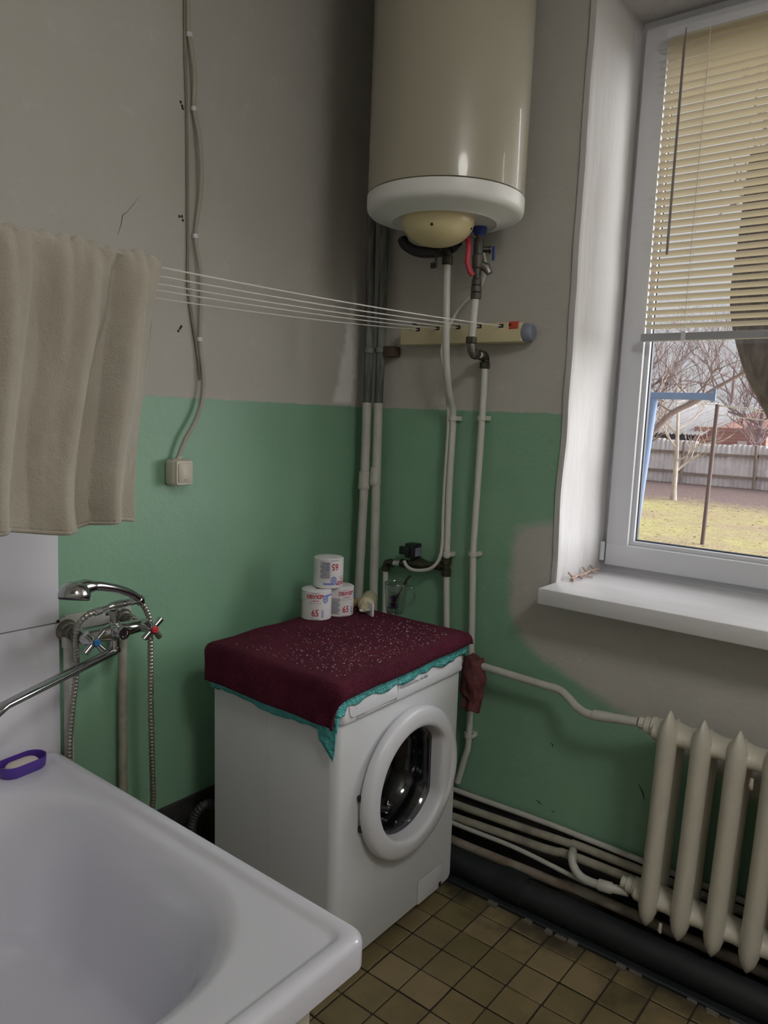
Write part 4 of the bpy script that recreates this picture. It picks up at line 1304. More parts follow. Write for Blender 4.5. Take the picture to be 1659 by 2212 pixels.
def tring(dx, dy, r, z, cxo=0, cyo=0):
    return [(p[0], p[1], z) for p in rrect(cx + cxo, cy + cyo, hx - dx, hy - dy, r, 12, 10)]


rs = [tring(0.010, 0.010, 0.035, TBZ - 0.062), tring(0.0, 0.0, 0.035, TBZ - 0.058), tring(0.0, 0.0, 0.035, TBZ - 0.014), tring(0.003, 0.003, 0.034, TBZ - 0.006), tring(0.010, 0.010, 0.032, TBZ), tring(0.030, 0.030, 0.028, TBZ),
      tring(0.036, 0.036, 0.026, TBZ - 0.0035), tring(0.041, 0.041, 0.025, TBZ - 0.0085), tring(0.047, 0.047, 0.025, TBZ - 0.0095),
      # flat ledge to the basin mouth, wider at the near end
      tring(0.062, 0.098, 0.265, TBZ - 0.0105, 0, 0.014), tring(0.072, 0.108, 0.262, TBZ - 0.0130, 0, 0.014), tring(0.084, 0.120, 0.256, TBZ - 0.020, 0, 0.014), tring(0.098, 0.136, 0.248, TBZ - 0.038, 0, 0.016),
      tring(0.120, 0.172, 0.22, TBZ - 0.10, 0, 0.022), tring(0.140, 0.210, 0.20, TBZ - 0.22, 0, 0.022), tring(0.160, 0.245, 0.18, TBZ - 0.32, 0, 0.022), tring(0.185, 0.28, 0.15, TBZ - 0.37, 0, 0.022), tring(0.24, 0.35, 0.10, TBZ - 0.39, 0, 0.022)]
o = MB().loops(rs, cap1=True).build('tub_shell', M_TUB, tb, 60)
for (x, y) in ((-1.345, -1.02), (-1.90, -1.02), (-1.345, -0.14), (-1.90, -0.14)):
    MB().box(x - 0.022, x + 0.022, y - 0.022, y + 0.022, 0.0, TBZ - 0.03, 0.004).build('leg', M_RAD, tb)
MB().lathe([(0.012, 0), (0.028, 0.003), (0.028, 0.004), (0.0, 0.004)], (-1.62, -0.45, TBZ - 0.391), (0, 0, 1), 20).build('drain', M_CHROME, tb)

t = thing('soap_dish', 'oval purple plastic soap dish on the far rim of the bathtub', 'soap dish', (-1.372, -0.060, TBZ - 0.01))
dpts = [(p[0], p[1]) for p in rrect(0, 0, 0.062, 0.034, 0.033, 10, 3)]
dm = Matrix.Translation((-1.372, -0.060, 0)) @ Matrix.Rotation(R(6), 4, 'Z')


def drng(sc, z):
    return [dm @ Vector((p[0] * sc, p[1] * sc, z)) for p in dpts]


z0 = TBZ - 0.0095
MB().loops([drng(0.90, z0), drng(0.96, z0 + 0.004), drng(1.0, z0 + 0.030), drng(0.99, z0 + 0.031), drng(0.95, z0 + 0.030), drng(0.91, z0 + 0.006), drng(0.5, z0 + 0.005)], cap0=True, cap1=True).build('dish', M_PURPLE, t, 50)
t = thing('soap_bar', 'worn pale soap bar lying in the purple dish', 'soap', (-1.375, -0.060, z0 + 0.005))
MB().loops([drng(0.5, z0 + 0.0055), drng(0.68, z0 + 0.010), drng(0.70, z0 + 0.018), drng(0.60, z0 + 0.024), drng(0.3, z0 + 0.0265)], cap0=True, cap1=True).build('bar', M_SOAP, t, 60)

# ------------------------------------------------------------------ bath mixer with shower
mx = thing('bath_mixer', 'chrome bath mixer with cross handles and a long flat spout on the green wall', 'mixer tap', (-1.14, -0.05, 0.93))
MZ = 0.935
for (x, r_) in ((-1.222, 1), (-1.052, 1)):
    MB().lathe([(0.030, 0.0), (0.030, 0.006), (0.024, 0.016), (0.020, 0.018), (0.020, 0.045)], (x, -0.012, MZ), (0, -1, 0), 24, True, True).build('wall_rose', M_NICKEL, mx, 30)
    MB().lathe([(0.016, 0.040), (0.019, 0.042), (0.019, 0.060), (0.015, 0.062), (0.015, 0.10)], (x, -0.012, MZ), (0, -1, 0), 6 if r_ else 20).build('union_nut', M_NICKEL, mx, 20)
b = MB().tube([(-1.234, -0.105, MZ), (-1.20, -0.107, MZ), (-1.165, -0.110, MZ), (-1.138, -0.112, MZ), (-1.11, -0.110, MZ), (-1.075, -0.107, MZ), (-1.042, -0.105, MZ)], [0.018, 0.019, 0.021, 0.027, 0.021, 0.019, 0.018], 20)
b.build('body', M_CHROME, mx, 60)
for (x, m_) in ((-1.226, M_BLUE), (-1.052, M_ORED)):
    hdl = MB().lathe([(0.016, 0.0), (0.017, 0.012), (0.014, 0.02), (0.010, 0.036), (0.014, 0.044), (0.012, 0.056), (0.0, 0.057)], (x, -0.112, MZ), (0, -1, 0), 20, True, False)
    rot = R(42) if x < -1.1 else R(40)
    for k in range(4):
        a = rot + k * PI / 2
        d_ = Vector((math.cos(a), 0, math.sin(a)))
        hdl.tube([Vector((x, -0.158, MZ)) + d_ * 0.004, Vector((x, -0.158, MZ)) + d_ * 0.036], [0.0072, 0.0085], 12)
    ho = hdl.build('cross_handle', M_CHROME, mx, 40)
    MB().lathe([(0.0095, 0), (0.0095, 0.004), (0.0075, 0.006), (0.0, 0.0065)], (x, -0.168, MZ), (0, -1, 0), 16, False, False).build('index_cap', mat('red_index', (0.62, 0.03, 0.05), 0.3) if m_ is M_ORED else mat('blue_index', (0.02, 0.14, 0.36), 0.3), ho)
kn = MB().lathe([(0.020, 0), (0.020, 0.020), (0.018, 0.022), (0.018, 0.045), (0.0165, 0.048), (0.010, 0.048), (0.009, 0.046), (0.0, 0.046)], (-1.142, -0.115, MZ + 0.006), (0, -1, 0), 24, True, False).build('diverter_knob', M_CHROME, mx, 40)
MB().lathe([(0.016, 0), (0.014, 0.012), (0.012, 0.014), (0.012, 0.030), (0.016, 0.032), (0.016, 0.045), (0.010, 0.047), (0.010, 0.062)], (-1.140, -0.112, MZ + 0.015), (0, 0, 1), 20).build('riser_stem', M_CHROME, mx, 30)
crd = MB().tube(smooth([(-1.186, -0.116, 1.002), (-1.165, -0.118, 1.006), (-1.140, -0.120, 1.010), (-1.115, -0.124, 1.012), (-1.098, -0.128, 1.015)], 4), [0.009] * 6 + [0.012] * 6 + [0.010] * 5, 14).build('shower_cradle', M_CHROME, mx, 60)
MB().tube([(-1.100, -0.128, 1.013), (-1.088, -0.140, 1.022)], [0.010, 0.013], 12).build('cradle_fork', M_CHROME, crd, 60)
MB().lathe([(0.011, 0), (0.011, 0.016), (0.0085, 0.018)], (-1.184, -0.116, 1.002), (-1, 0, -0.1), 8).build('hose_nut', M_CHROME, crd, 30)
# spout: outlet collar and long flattened bar
MB().lathe([(0.015, 0), (0.015, 0.028), (0.017, 0.030), (0.017, 0.044), (0.012, 0.047)], (-1.140, -0.112, MZ - 0.012), (0, 0, -1), 20).build('spout_collar', M_CHROME, mx, 30)
sd = Vector((-0.345, -0.147, 0)).normalized()
sp0 = Vector((-1.140, -0.112, MZ - 0.054))
spout = MB()
rr0 = []
sidev = Vector((-sd.y, sd.x, 0))
for (l_, w_, h_, dz) in ((-0.012, 0.010, 0.006, 0), (0.0, 0.014, 0.009, 0), (0.03, 0.014, 0.0095, 0), (0.30, 0.014, 0.0085, -0.004), (0.40, 0.0135, 0.008, -0.006), (0.425, 0.012, 0.010, -0.014), (0.435, 0.010, 0.010, -0.026)):
    c_ = sp0 + sd * l_ + Vector((0, 0, dz))
    rr0.append([c_ + sidev * (w_ * math.copysign(abs(math.cos(a)) ** 0.7, math.cos(a))) + Vector((0, 0, h_ * math.copysign(abs(math.sin(a)) ** 0.7, math.sin(a)))) for a in [2 * PI * k / 20 for k in range(20)]])
spout.loops(rr0, cap0=True, cap1=True).build('spout', M_CHROME, mx, 50)
# plastic wall bracket behind the mixer
wb = thing('pipe_bracket', 'beige plastic pipe bracket screwed to the wall behind the mixer', 'bracket', (-1.14, -0.006, 0.95))
b = MB().box(-1.225, -1.05, -0.012, 0.0, MZ - 0.006, MZ + 0.040, 0.003)
b.lathe([(0.032, 0), (0.032, 0.011), (0.028, 0.0135)], (-1.222, 0, MZ + 0.004), (0, -1, 0), 24)
b.lathe([(0.032, 0), (0.032, 0.011), (0.028, 0.0135)], (-1.052, 0, MZ + 0.012), (0, -1, 0), 24)
b.build('plate', M_RISER_W, wb, 30)
for (x, z) in ((-1.165, MZ + 0.022), (-1.245, MZ + 0.028), (-1.10, MZ + 0.022)):
    MB().lathe([(0.005, 0), (0.005, 0.0015)], (x, -0.0118, z), (0, -1, 0), 10).build('screw_hole', M_BLACK, wb)
# supply pipes
for i, (x, lab) in enumerate(((-1.2265, 'left pale supply pipe running down the wall from the bath mixer'), (-1.062, 'right pale supply pipe running down the wall behind the shower hose'))):
    t = thing('supply_pipe', lab, 'pipe', (x, -0.03, 0.0), 'mixer supply pipes')
    MB().tube([(x, -0.028, MZ - 0.01), (x, -0.028, 0.02)], 0.0125, 14).build('pipe', M_OLDPIPE if i else M_RISER_W, t, 60)
    MB().lathe([(0.016, 0), (0.016, 0.03), (0.0128, 0.032)], (x, -0.028, MZ - 0.012), (0, 0, -1), 14).build('pipe_socket', M_RISER_W, t, 30)

# hand shower
hs = thing('hand_shower', 'chrome hand shower resting in the mixer cradle with its head to the left', 'hand shower', (-1.18, -0.16, 1.05))
hpts = smooth([(-1.082, -0.142, 1.019), (-1.098, -0.148, 1.032), (-1.130, -0.158, 1.052), (-1.178, -0.170, 1.072), (-1.225, -0.178, 1.086), (-1.255, -0.180, 1.090)], 5)
n_ = len(hpts)
MB().tube(hpts, [0.0105 + 0.003 * (i / n_) for i in range(n_)], 16, True, 1.0).build('handle', M_CHROME, hs, 60)
MB().lathe([(0.012, -0.004), (0.0135, 0.0), (0.0135, 0.014), (0.011, 0.016)], (-1.078, -0.140, 1.014), (-0.62, -0.25, 0.72), 12).build('hose_socket', M_CHROME, hs, 30)
# head: flattened egg shape tilted down
hc = Vector((-1.292, -0.182, 1.083))
axh = Vector((-0.20, -0.14, -0.97)).normalized()
MB().lathe([(0.0, -0.024), (0.014, -0.023), (0.026, -0.018), (0.034, -0.008), (0.0385, 0.004), (0.0385, 0.012), (0.037, 0.016)], hc, axh, 32, False, False).build('head', M_CHROME, hs, 60)
MB().lathe([(0.037, 0.0), (0.037, 0.004), (0.033, 0.006), (0.0, 0.006)], hc + axh * 0.0155, axh, 32, False, False).build('face_plate', M_RUBBER, hs, 40)
MB().tube([(-1.235, -0.179, 1.088), (-1.262, -0.181, 1.090), (-1.285, -0.182, 1.088)], [0.0125, 0.020, 0.020], 16).build('neck', M_CHROME, hs, 60)


def ribbed(pts, r_):
    P = smooth(pts, 34)
    # resample evenly
    L = [0]
    for i in range(1, len(P)):
        L.append(L[-1] + (P[i] - P[i - 1]).length)
    n = int(L[-1] / 0.0026)
    out, j = [], 0
    for k in range(n + 1):
        s_ = L[-1] * k / n
        while j < len(L) - 2 and L[j + 1] < s_:
            j += 1
        f_ = (s_ - L[j]) / max(1e-9, L[j + 1] - L[j])
        out.append(P[j].lerp(P[j + 1], f_))
    return MB().tube(out, [r_ * (1.08 if k % 4 in (1, 2) else 0.84) for k in range(n + 1)], 10)


so = thing('shower_hose', 'ribbed steel shower hose looping down behind the bathtub rim', 'hose', (-1.14, -0.07, 0.30))
ribbed([(-1.200, -0.116, 1.001), (-1.222, -0.112, 0.994), (-1.240, -0.100, 0.965), (-1.236, -0.085, 0.91), (-1.228, -0.070, 0.83), (-1.238, -0.060, 0.692), (-1.244, -0.060, 0.589), (-1.235, -0.06, 0.40), (-1.18, -0.07, 0.27), (-1.10, -0.09, 0.26), (-1.040, -0.11, 0.33),
        (-1.032, -0.13, 0.40), (-1.037, -0.138, 0.489), (-1.044, -0.14, 0.696), (-1.046, -0.14, 0.875), (-1.049, -0.140, 0.954), (-1.062, -0.140, 0.990), (-1.076, -0.140, 1.010)], 0.0080).build('hose', M_HOSE, so, 60)

# drain hose at the dark foot of the left wall
dh = thing('drain_hose', 'dark corrugated drain hose in the shadow behind the washing machine', 'hose', (-0.90, -0.10, 0.0))
ribbed([(-0.80, -0.13, 0.31), (-0.842, -0.12, 0.318), (-0.866, -0.10, 0.26), (-0.868, -0.10, 0.12), (-0.88, -0.10, 0.03)], 0.014).build('hose', M_RUBBER, dh, 60)

# ------------------------------------------------------------------ cast-iron radiator
RAX, RAY, RP, RZT, RZB = -0.170, -1.293, 0.0905, 0.760, 0.106
ra = thing('radiator', 'cream cast-iron column radiator under the window sill', 'radiator', (-0.13, RAY - RP * 3, 0.43))
SEC = 7


def section_mesh():
    b_ = MB()
    n = 20

    def crs(cx_, z, sx_, sy_):
        out = []
        for k in range(n):
            a = 2 * PI * k / n
            # softly pointed towards the room
            c_, s_ = math.cos(a), math.sin(a)
            ridge_ = 1.0 + 0.16 * max(0, -c_) ** 6
            out.append((cx_ + sx_ * c_ * ridge_, sy_ * math.copysign(abs(s_) ** 0.9, s_), z))
        return out
    H = RZT - RZB
    for cx_ in (0.0, 0.085):
        H = RZT - RZB - (0.05 if cx_ > 0.01 else 0.0)
        rings_ = []
        for (h_, kx, ky) in ((0.0, 0.10, 0.10), (0.010, 0.42, 0.34), (0.028, 0.78, 0.72), (0.055, 0.98, 0.98), (0.09, 1, 1), (0.20, 0.97, 0.97), (H / 2, 0.95, 0.95), (H - 0.20, 0.97, 0.97), (H - 0.10, 1, 1.0), (H - 0.060, 0.98, 0.95), (H - 0.036, 0.88, 0.66), (H - 0.016, 0.58, 0.36), (H - 0.004, 0.28, 0.16), (H, 0.08, 0.05)):
            rings_.append(crs(cx_, RZB + h_, 0.026 * kx, 0.0268 * ky))
        b_.loops(rings_, cap0=True, cap1=True)
    # header hubs, top and bottom, with a saddle profile between sections
    for (zc, rz) in ((RZT - 0.080, 0.037), (RZB + 0.076, 0.038)):
        rings_ = []
        for k in range(9):
            t_ = -1 + 2 * k / 8
            e = 1 - 0.22 * math.sin(abs(t_) * PI / 2)
            rings_.append([(0.043 + 0.060 * e * math.cos(a), t_ * RP / 2, zc + rz * e * math.sin(a)) for a in [2 * PI * q / 20 for q in range(20)]])
        b_.loops(rings_, cap0=True, cap1=True)
    return b_


sm = section_mesh()
for i in range(SEC):
    b = MB()
    b.add([(RAX + p.x, RAY - RP * i + p.y, p.z) for p in sm.v], sm.f)
    if i == 0:
        so_ = b.build('radiator_section', M_RAD, ra, 50)
        base_me = so_.data
    else:
        o = bpy.data.objects.new('radiator_section', base_me)
        C.objects.link(o)
        o.parent = ra
        o.location = (0, -RP * i, 0)
for zc in (RZT - 0.078, RZB + 0.074):
    MB().lathe([(0.030, 0.0), (0.030, 0.014), (0.024, 0.018), (0.024, 0.034), (0.018, 0.037), (0.018, 0.052), (0.014, 0.053)], (RAX + 0.043, RAY + RP / 2 - 0.003, zc), (0, 1, 0), 12).build('bushing', M_RAD, ra, 30)
for (k, zc) in ((2, RZT - 0.13), (0, RZB + 0.02)):
    MB().tube([(RAX - 0.018, RAY - RP * (k + 0.5), zc + 0.02), (RAX - 0.022, RAY - RP * (k + 0.5), zc), (RAX - 0.012, RAY - RP * (k + 0.5), zc - 0.012)], [0.004, 0.006, 0.004], 8).build('wall_hook_end', M_RAD, ra, 60)
ra.rotation_euler = (R(1.3), 0, 0)

# supply and return of the radiator
hp = thing('heating_pipe', 'white heating pipe bending across the wall into the top of the radiator', 'pipe', (-0.09, -0.9, 0.68))
MB().tube(smooth([(-0.08, -0.50, 0.714), (-0.08, -0.649, 0.712), (-0.08, -0.849, 0.706), (-0.08, -0.925, 0.704), (-0.09, -0.965, 0.690), (-0.105, -1.005, 0.672), (-0.120, -1.05, 0.668), (-0.127, -1.12, 0.680)], 6), 0.0130, 14).build('pipe', M_RISER_W, hp, 60)
MB().tube([(-0.122, -1.065, 0.671), (-0.125, -1.10, 0.677), (-0.127, -1.135, 0.682), (-0.127, -1.20, 0.690)], [0.0165, 0.0165, 0.0145, 0.0135], 12).build('threaded_joint', M_RISER_W, hp, 60)
lp = thing('heating_pipe', 'white return pipe curving up from the floor pipes to the radiator bottom', 'pipe', (-0.12, -1.1, 0.16))
MB().tube(smooth([(-0.07, -1.01, 0.185), (-0.105, -1.022, 0.190), (-0.122, -1.036, 0.170), (-0.128, -1.062, 0.150), (-0.130, -1.10, 0.146), (-0.130, -1.15, 0.152)], 6), 0.0130, 14).build('pipe', M_RISER_W, lp, 60)
MB().tube([(-0.130, -1.125, 0.149), (-0.130, -1.165, 0.154), (-0.130, -1.168, 0.155), (-0.130, -1.215, 0.165)], [0.0175, 0.0175, 0.0135, 0.0135], 12).build('threaded_joint', M_RISER_W, lp, 60)

# rag on the pipe tee
rg = thing('rag', 'faded maroon rag wrapped round the heating pipe beside the washing machine', 'rag', (-0.085, -0.61, 0.66))
b = MB()
rings = []
for i in range(15):
    t_ = i / 14
    z = 0.592 + 0.146 * t_
    rings.append([(-0.082 + (0.032 + 0.012 * noise.noise(Vector((math.cos(a) * 2, math.sin(a) * 2, z * 22)))) * math.cos(a) * (0.75 + 0.35 * math.sin(PI * t_)), -0.612 + (0.043 + 0.016 * noise.noise(Vector((math.cos(a) * 2 + 4, math.sin(a) * 2, z * 22)))) * math.sin(a) * (0.8 + 0.25 * math.sin(PI * t_)), z + 0.006 * math.sin(a * 3)) for a in [2 * PI * k / 28 for k in range(28)]])
b.loops(rings, cap0=True, cap1=True)
b.build('rag_wrap', M_RAG, rg, 60)
b = MB()
rings = []
for i in range(9):
    z = 0.60 - 0.006 * i
    rings.append([(-0.088 - 0.002 * i + 0.010 * math.sin(k * 0.9), -0.58 - 0.075 * k / 10, z + 0.004 * math.sin(k * 1.3)) for k in range(11)])
o = b.loops(rings, closed=False).build('loose_end', M_RAG, rg, 60)
md = o.modifiers.new('thickness', 'SOLIDIFY')
md.thickness = 0.003

# ------------------------------------------------------------------ pipes along the foot of the window wall
YE = -3.2
floor_pipes = [
    ('thin white pipe, highest of the pipes along the foot of the window wall', [(-0.022, -0.20, 0.205), (-0.022, -0.536, 0.203), (-0.022, -0.894, 0.214), (-0.022, -1.214, 0.214), (-0.022, YE, 0.214)], 0.0095, M_RISER_W),
    ('grey heating pipe just below the thin white pipe at the wall foot', [(-0.045, -0.20, 0.150), (-0.045, -0.551, 0.164), (-0.045, -0.821, 0.178), (-0.040, -0.988, 0.186), (-0.036, -1.221, 0.190), (-0.036, YE, 0.19)], 0.0135, M_OLDPIPE),
    ('grey heating pipe rising towards the radiator at the wall foot', [(-0.068, -0.20, 0.095), (-0.068, -0.560, 0.128), (-0.068, -0.913, 0.152), (-0.064, -1.226, 0.168), (-0.062, YE, 0.168)], 0.0140, M_OLDPIPE),
    ('thin pale pipe slanting down to the bend of the radiator return', [(-0.090, -0.25, 0.115), (-0.090, -0.58, 0.118), (-0.094, -0.81, 0.128), (-0.110, -1.00, 0.128), (-0.126, -1.085, 0.135)], 0.0078, M_RISER_W),
    ('thick rusty pipe, lowest of the pipes along the foot of the window wall', [(-0.085, -0.20, 0.050), (-0.088, -0.585, 0.052), (-0.088, -0.727, 0.056), (-0.088, -0.968, 0.066), (-0.088, -1.234, 0.074), (-0.088, YE, 0.074)], 0.0165, M_RUSTPIPE)]
for lab, pts, r_, m_ in floor_pipes:
    t = thing('floor_pipe', lab, 'pipe', pts[1], 'pipes along the foot of the window wall')
    MB().tube(smooth(pts, 4), r_, 14).build('pipe', m_, t, 60)
    MB().box(-0.012, pts[3][0] + 0.001, pts[3][1] - 0.30, pts[3][1] - 0.285, pts[3][2] - r_ - 0.004, pts[3][2] - r_ + 0.002).build('bracket', M_BLACKWALL, t)
sw = thing('sewer_pipe', 'thick black sewer pipe lying along the floor at the window wall', 'pipe', (-0.17, -1.2, 0.0))
MB().tube([(-0.176, -0.20, 0.046), (-0.176, -0.9, 0.046), (-0.176, YE, 0.046)], 0.044, 24).build('pipe', M_SEWER, sw, 60)
for yy in (-0.86,):
    MB().lathe([(0.044, -0.05), (0.050, -0.046), (0.050, 0.03), (0.047, 0.045), (0.044, 0.046)], (-0.176, yy, 0.050), (0, 1, 0), 24, False, False).build('pipe_socket', M_SEWER, sw, 40)
MB().box(-0.235, -0.10, YE, -0.25, -0.006, 0.012, 0.004, 1).build('mortar_bed', M_SEWER, sw)
b = MB()
for i in range(14):
    yy = random.uniform(-1.75, -0.75)
    b.box(-0.243 + random.uniform(-.012, .006), -0.232, yy - 0.012, yy + random.uniform(0.005, 0.03), -0.003, random.uniform(0.004, 0.010), 0.002, 1)
b.build('crumbled_mortar', mat('mortar', (0.13, 0.115, 0.095), 0.9), sw)['kind'] = 'stuff'


# ------------------------------------------------------------------ garden outside the window
GZ = -0.50


def ground_mat():
    m, nt, b_ = new_mat('spring_lawn')
    n1 = noise_n(nt, 0.35, 5, 0.6, 'World')
    n2 = noise_n(nt, 3.5, 5, 0.7, 'World')
    x, y, z = sep_xyz(nt)
    c_ = mix_rgb(nt, ramp(nt, n2, 0.35, 0.7), (0.50, 0.46, 0.20), (0.43, 0.36, 0.20))
    c_ = mix_rgb(nt, ramp(nt, n1, 0.45, 0.65), c_, (0.42, 0.33, 0.22))
    dirt = ramp(nt, math_n(nt, 'ADD', x, math_n(nt, 'MULTIPLY', n2, 3.0)), 19.5, 22.0)
    c_ = mix_rgb(nt, dirt, c_, (0.24, 0.175, 0.165))
    nt.links.new(c_, b_.inputs['Base Color'])
    b_.inputs['Roughness'].default_value = 0.95
    b_.inputs['Specular IOR Level'].default_value = 0.1
    bump(nt, b_, n2, 0.6, 0.08)
    return m


vs_, fs = [], []
nx, ny = 40, 30
for i in range(nx + 1):
    for j in range(ny + 1):
        x = WX + (60 - WX) * (i / nx) ** 1.5
        y = -25 + 60 * j / ny
        z = GZ + (noise.noise(Vector((x * 0.4, y * 0.4, 0))) * 0.05 if x > 2 else 0)
        z += 0.16 * max(0, min(1, (x - 20) / 4))
        vs_.append((x, y, z))
for i in range(nx):
    for j in range(ny):
        a = i * (ny + 1) + j
        fs.append((a, a + ny + 1, a + ny + 2, a + 1))
tag(MB().add(vs_, fs).build('ground', ground_mat(), None, 60), 'yellowish spring lawn with a strip of bare earth before the fence', 'ground', kind='structure')
tag(MB().box(RX0 - 0.2, WX, RY0 - 0.2, 0.2, GZ - 0.1, -0.121).build('trim_1', M_PLAIN), 'concrete foundation under the house wall', 'foundation', kind='structure')

b = MB()
for i in range(1500):
    x = random.uniform(7, 20)
    y = random.uniform(-4, 9)
    s_ = random.uniform(0.02, 0.05)
    mt = Matrix.Translation((x, y, GZ + 0.06 + random.uniform(0, 0.02))) @ Matrix.Rotation(random.uniform(0, 6.28), 4, 'Z') @ Matrix.Rotation(random.uniform(-.5, .5), 4, 'X')
    b.add([mt @ Vector(p) for p in ((-s_, 0, 0), (0, -s_ * 0.5, s_ * 0.2), (s_, 0, 0), (0, s_ * 0.5, s_ * 0.2))], [(0, 1, 2, 3)])
tag(b.build('fallen_leaves', mat('dead_leaf', (0.36, 0.24, 0.13), 0.9), None, 0, False), 'dry brown leaves strewn over the lawn', 'leaves', kind='stuff')

# fence of corrugated sheets
M_SHEET = mat('weathered_cement_sheet', (0.82, 0.77, 0.78), 0.9, c2=(0.66, 0.60, 0.61), ns=3, lo=0.4, hi=0.7)
M_FRAIL = mat('grey_fence_wood', (0.36, 0.29, 0.25), 0.9, c2=(0.26, 0.20, 0.18), ns=6)
fe = thing('fence', 'grey corrugated sheet fence on wooden rails at the end of the garden', 'fence', (24.6, 5, GZ))
FXX = 24.6


def sheet(w_, z0, z1, waves, amp):
    n = waves * 6
    vs2, fs2 = [], []
    for k in range(n + 1):
        y = -w_ / 2 + w_ * k / n
        dx = amp * math.cos(2 * PI * waves * k / n)
        vs2 += [(dx, y, z0), (dx, y, z1), (dx + 0.012, y, z0), (dx + 0.012, y, z1)]
    for k in range(n):
        a = 4 * k
        fs2 += [(a, a + 1, a + 5, a + 4), (a + 2, a + 6, a + 7, a + 3), (a + 1, a + 3, a + 7, a + 5)]
    return vs2, fs2


sv_, sf_ = sheet(1.12, 0, 1.55, 7, 0.028)
sme = bpy.data.meshes.new('fence_sheet')
sme.from_pydata(sv_, [], sf_)
sme.shade_smooth()
sme.materials.append(M_SHEET)
for i in range(18):
    y = -3.5 + 1.09 * i
    o = bpy.data.objects.new('fence_sheet', sme)
    C.objects.link(o)
    o.parent = fe
    o.location = (random.uniform(-.02, .02) + (0.03 if i % 2 else 0), y - 5, random.uniform(-0.06, 0.06) - 0.02 + (0.10 if y > 5.6 else 0.0))
    o.rotation_euler = (random.uniform(-.012, .012), random.uniform(-.01, .01), 0)
for i in range(9):
    y = -3.2 + 2.35 * i
    MB().tube([(FXX - 0.10, y, GZ - 0.1), (FXX - 0.10 + random.uniform(-.03, .03), y + random.uniform(-.05, .05), 1.08)], 0.05, 8).build('fence_post', M_FRAIL, fe, 60)
    for zz in (0.02, 0.72):
        MB().box(FXX - 0.085, FXX - 0.04, y - 0.05, y + 2.40, zz - 0.045, zz + 0.045, 0, 1, Matrix.Translation((0, 0, random.uniform(-.03, .03)))).build('fence_rail', M_FRAIL, fe)

# neighbour's shed
sh = thing('shed', 'red brick shed with a pale corrugated roof behind the fence', 'shed', (28.5, 6.6, GZ))


def brick_mat():
    m, nt, b_ = new_mat('old_red_brick')
    tcd = nt.nodes.new('ShaderNodeTexCoord')
    mp = nt.nodes.new('ShaderNodeMapping')
    mp.inputs['Rotation'].default_value = (PI / 2, 0, PI / 2)
    nt.links.new(tcd.outputs['Object'], mp.inputs['Vector'])
    t_ = nt.nodes.new('ShaderNodeTexBrick')
    t_.inputs['Scale'].default_value = 4.0
    t_.inputs['Color1'].default_value = (0.46, 0.24, 0.20, 1)
    t_.inputs['Color2'].default_value = (0.38, 0.19, 0.16, 1)
    t_.inputs['Mortar'].default_value = (0.55, 0.48, 0.44, 1)
    nt.links.new(mp.outputs[0], t_.inputs['Vector'])
    nt.links.new(t_.outputs['Color'], b_.inputs['Base Color'])
    b_.inputs['Roughness'].default_value = 0.9
    return m


MB().box(28.2, 31.5, 4.4, 6.95, GZ, 1.62).build('brick_wall', brick_mat(), sh)
MB().box(28.5, 31.5, 6.95, 9.6, GZ, 1.30).build('plank_wall', mat('dark_planks', (0.11, 0.11, 0.135), 0.9, c2=(0.20, 0.19, 0.21), ns=3, stretch=(1, 6, 0.3)), sh)
w_ = MB().box(28.14, 28.22, 6.15, 6.60, 0.55, 1.02).build('shed_window', mat('shed_window_frame', (0.62, 0.56, 0.55), 0.7), sh)
MB().box(28.12, 28.15, 6.22, 6.53, 0.61, 0.96).build('pane', mat('shed_pane', (0.16, 0.08, 0.08), 0.3), w_)
MB().box(28.14, 28.22, 5.05, 5.35, 0.35, 1.15).build('shed_shutter', mat('shed_window_frame'), sh)
M_ROOF = mat('pale_roof_sheet', (0.70, 0.68, 0.69), 0.85, c2=(0.60, 0.57, 0.58), ns=4)
# roof: eave along the left part, rising away to a ridge
for i in range(4):
    y0, y1 = 9.7 - 0.80 * i, 9.7 - 0.80 * (i + 1) + 0.02
    nw = 5
    vs2, fs2 = [], []
    n = nw * 6
    for k in range(n + 1):
        q = k / n
        y = y0 + (y1 - y0) * q
        dz = 0.03 * math.cos(2 * PI * nw * q)
        vs2 += [(27.9, y, 1.32 + dz), (31.0, y - 1.6, 2.62 + dz), (27.9, y, 1.30 + dz), (31.0, y - 1.6, 2.60 + dz)]
    for k in range(n):
        a = 4 * k
        fs2 += [(a, a + 1, a + 5, a + 4), (a + 2, a + 6, a + 7, a + 3), (a, a + 4, a + 6, a + 2)]
    MB().add(vs2, fs2).build('roof_sheet', M_ROOF, sh, 60)
MB().add([(31.0, 4.9, 2.64), (31.0, 8.2, 2.64), (33.5, 8.6, 1.5), (33.5, 4.9, 1.5), (31.0, 4.9, 2.60), (31.0, 8.2, 2.60), (33.5, 8.6, 1.46), (33.5, 4.9, 1.46)], [(0, 1, 2, 3), (7, 6, 5, 4), (0, 4, 5, 1), (1, 5, 6, 2), (2, 6, 7, 3), (3, 7, 4, 0)]).build('rear_roof', M_ROOF, sh, 0)
MB().add([(28.3, 6.5, 1.55), (31.0, 5.0, 2.58), (31.4, 4.6, 1.55), (28.36, 6.56, 1.55), (31.06, 5.06, 2.58), (31.46, 4.66, 1.55)], [(0, 1, 2), (5, 4, 3), (0, 3, 4, 1), (1, 4, 5, 2), (2, 5, 3, 0)]).build('gable', brick_mat(), sh, 0)

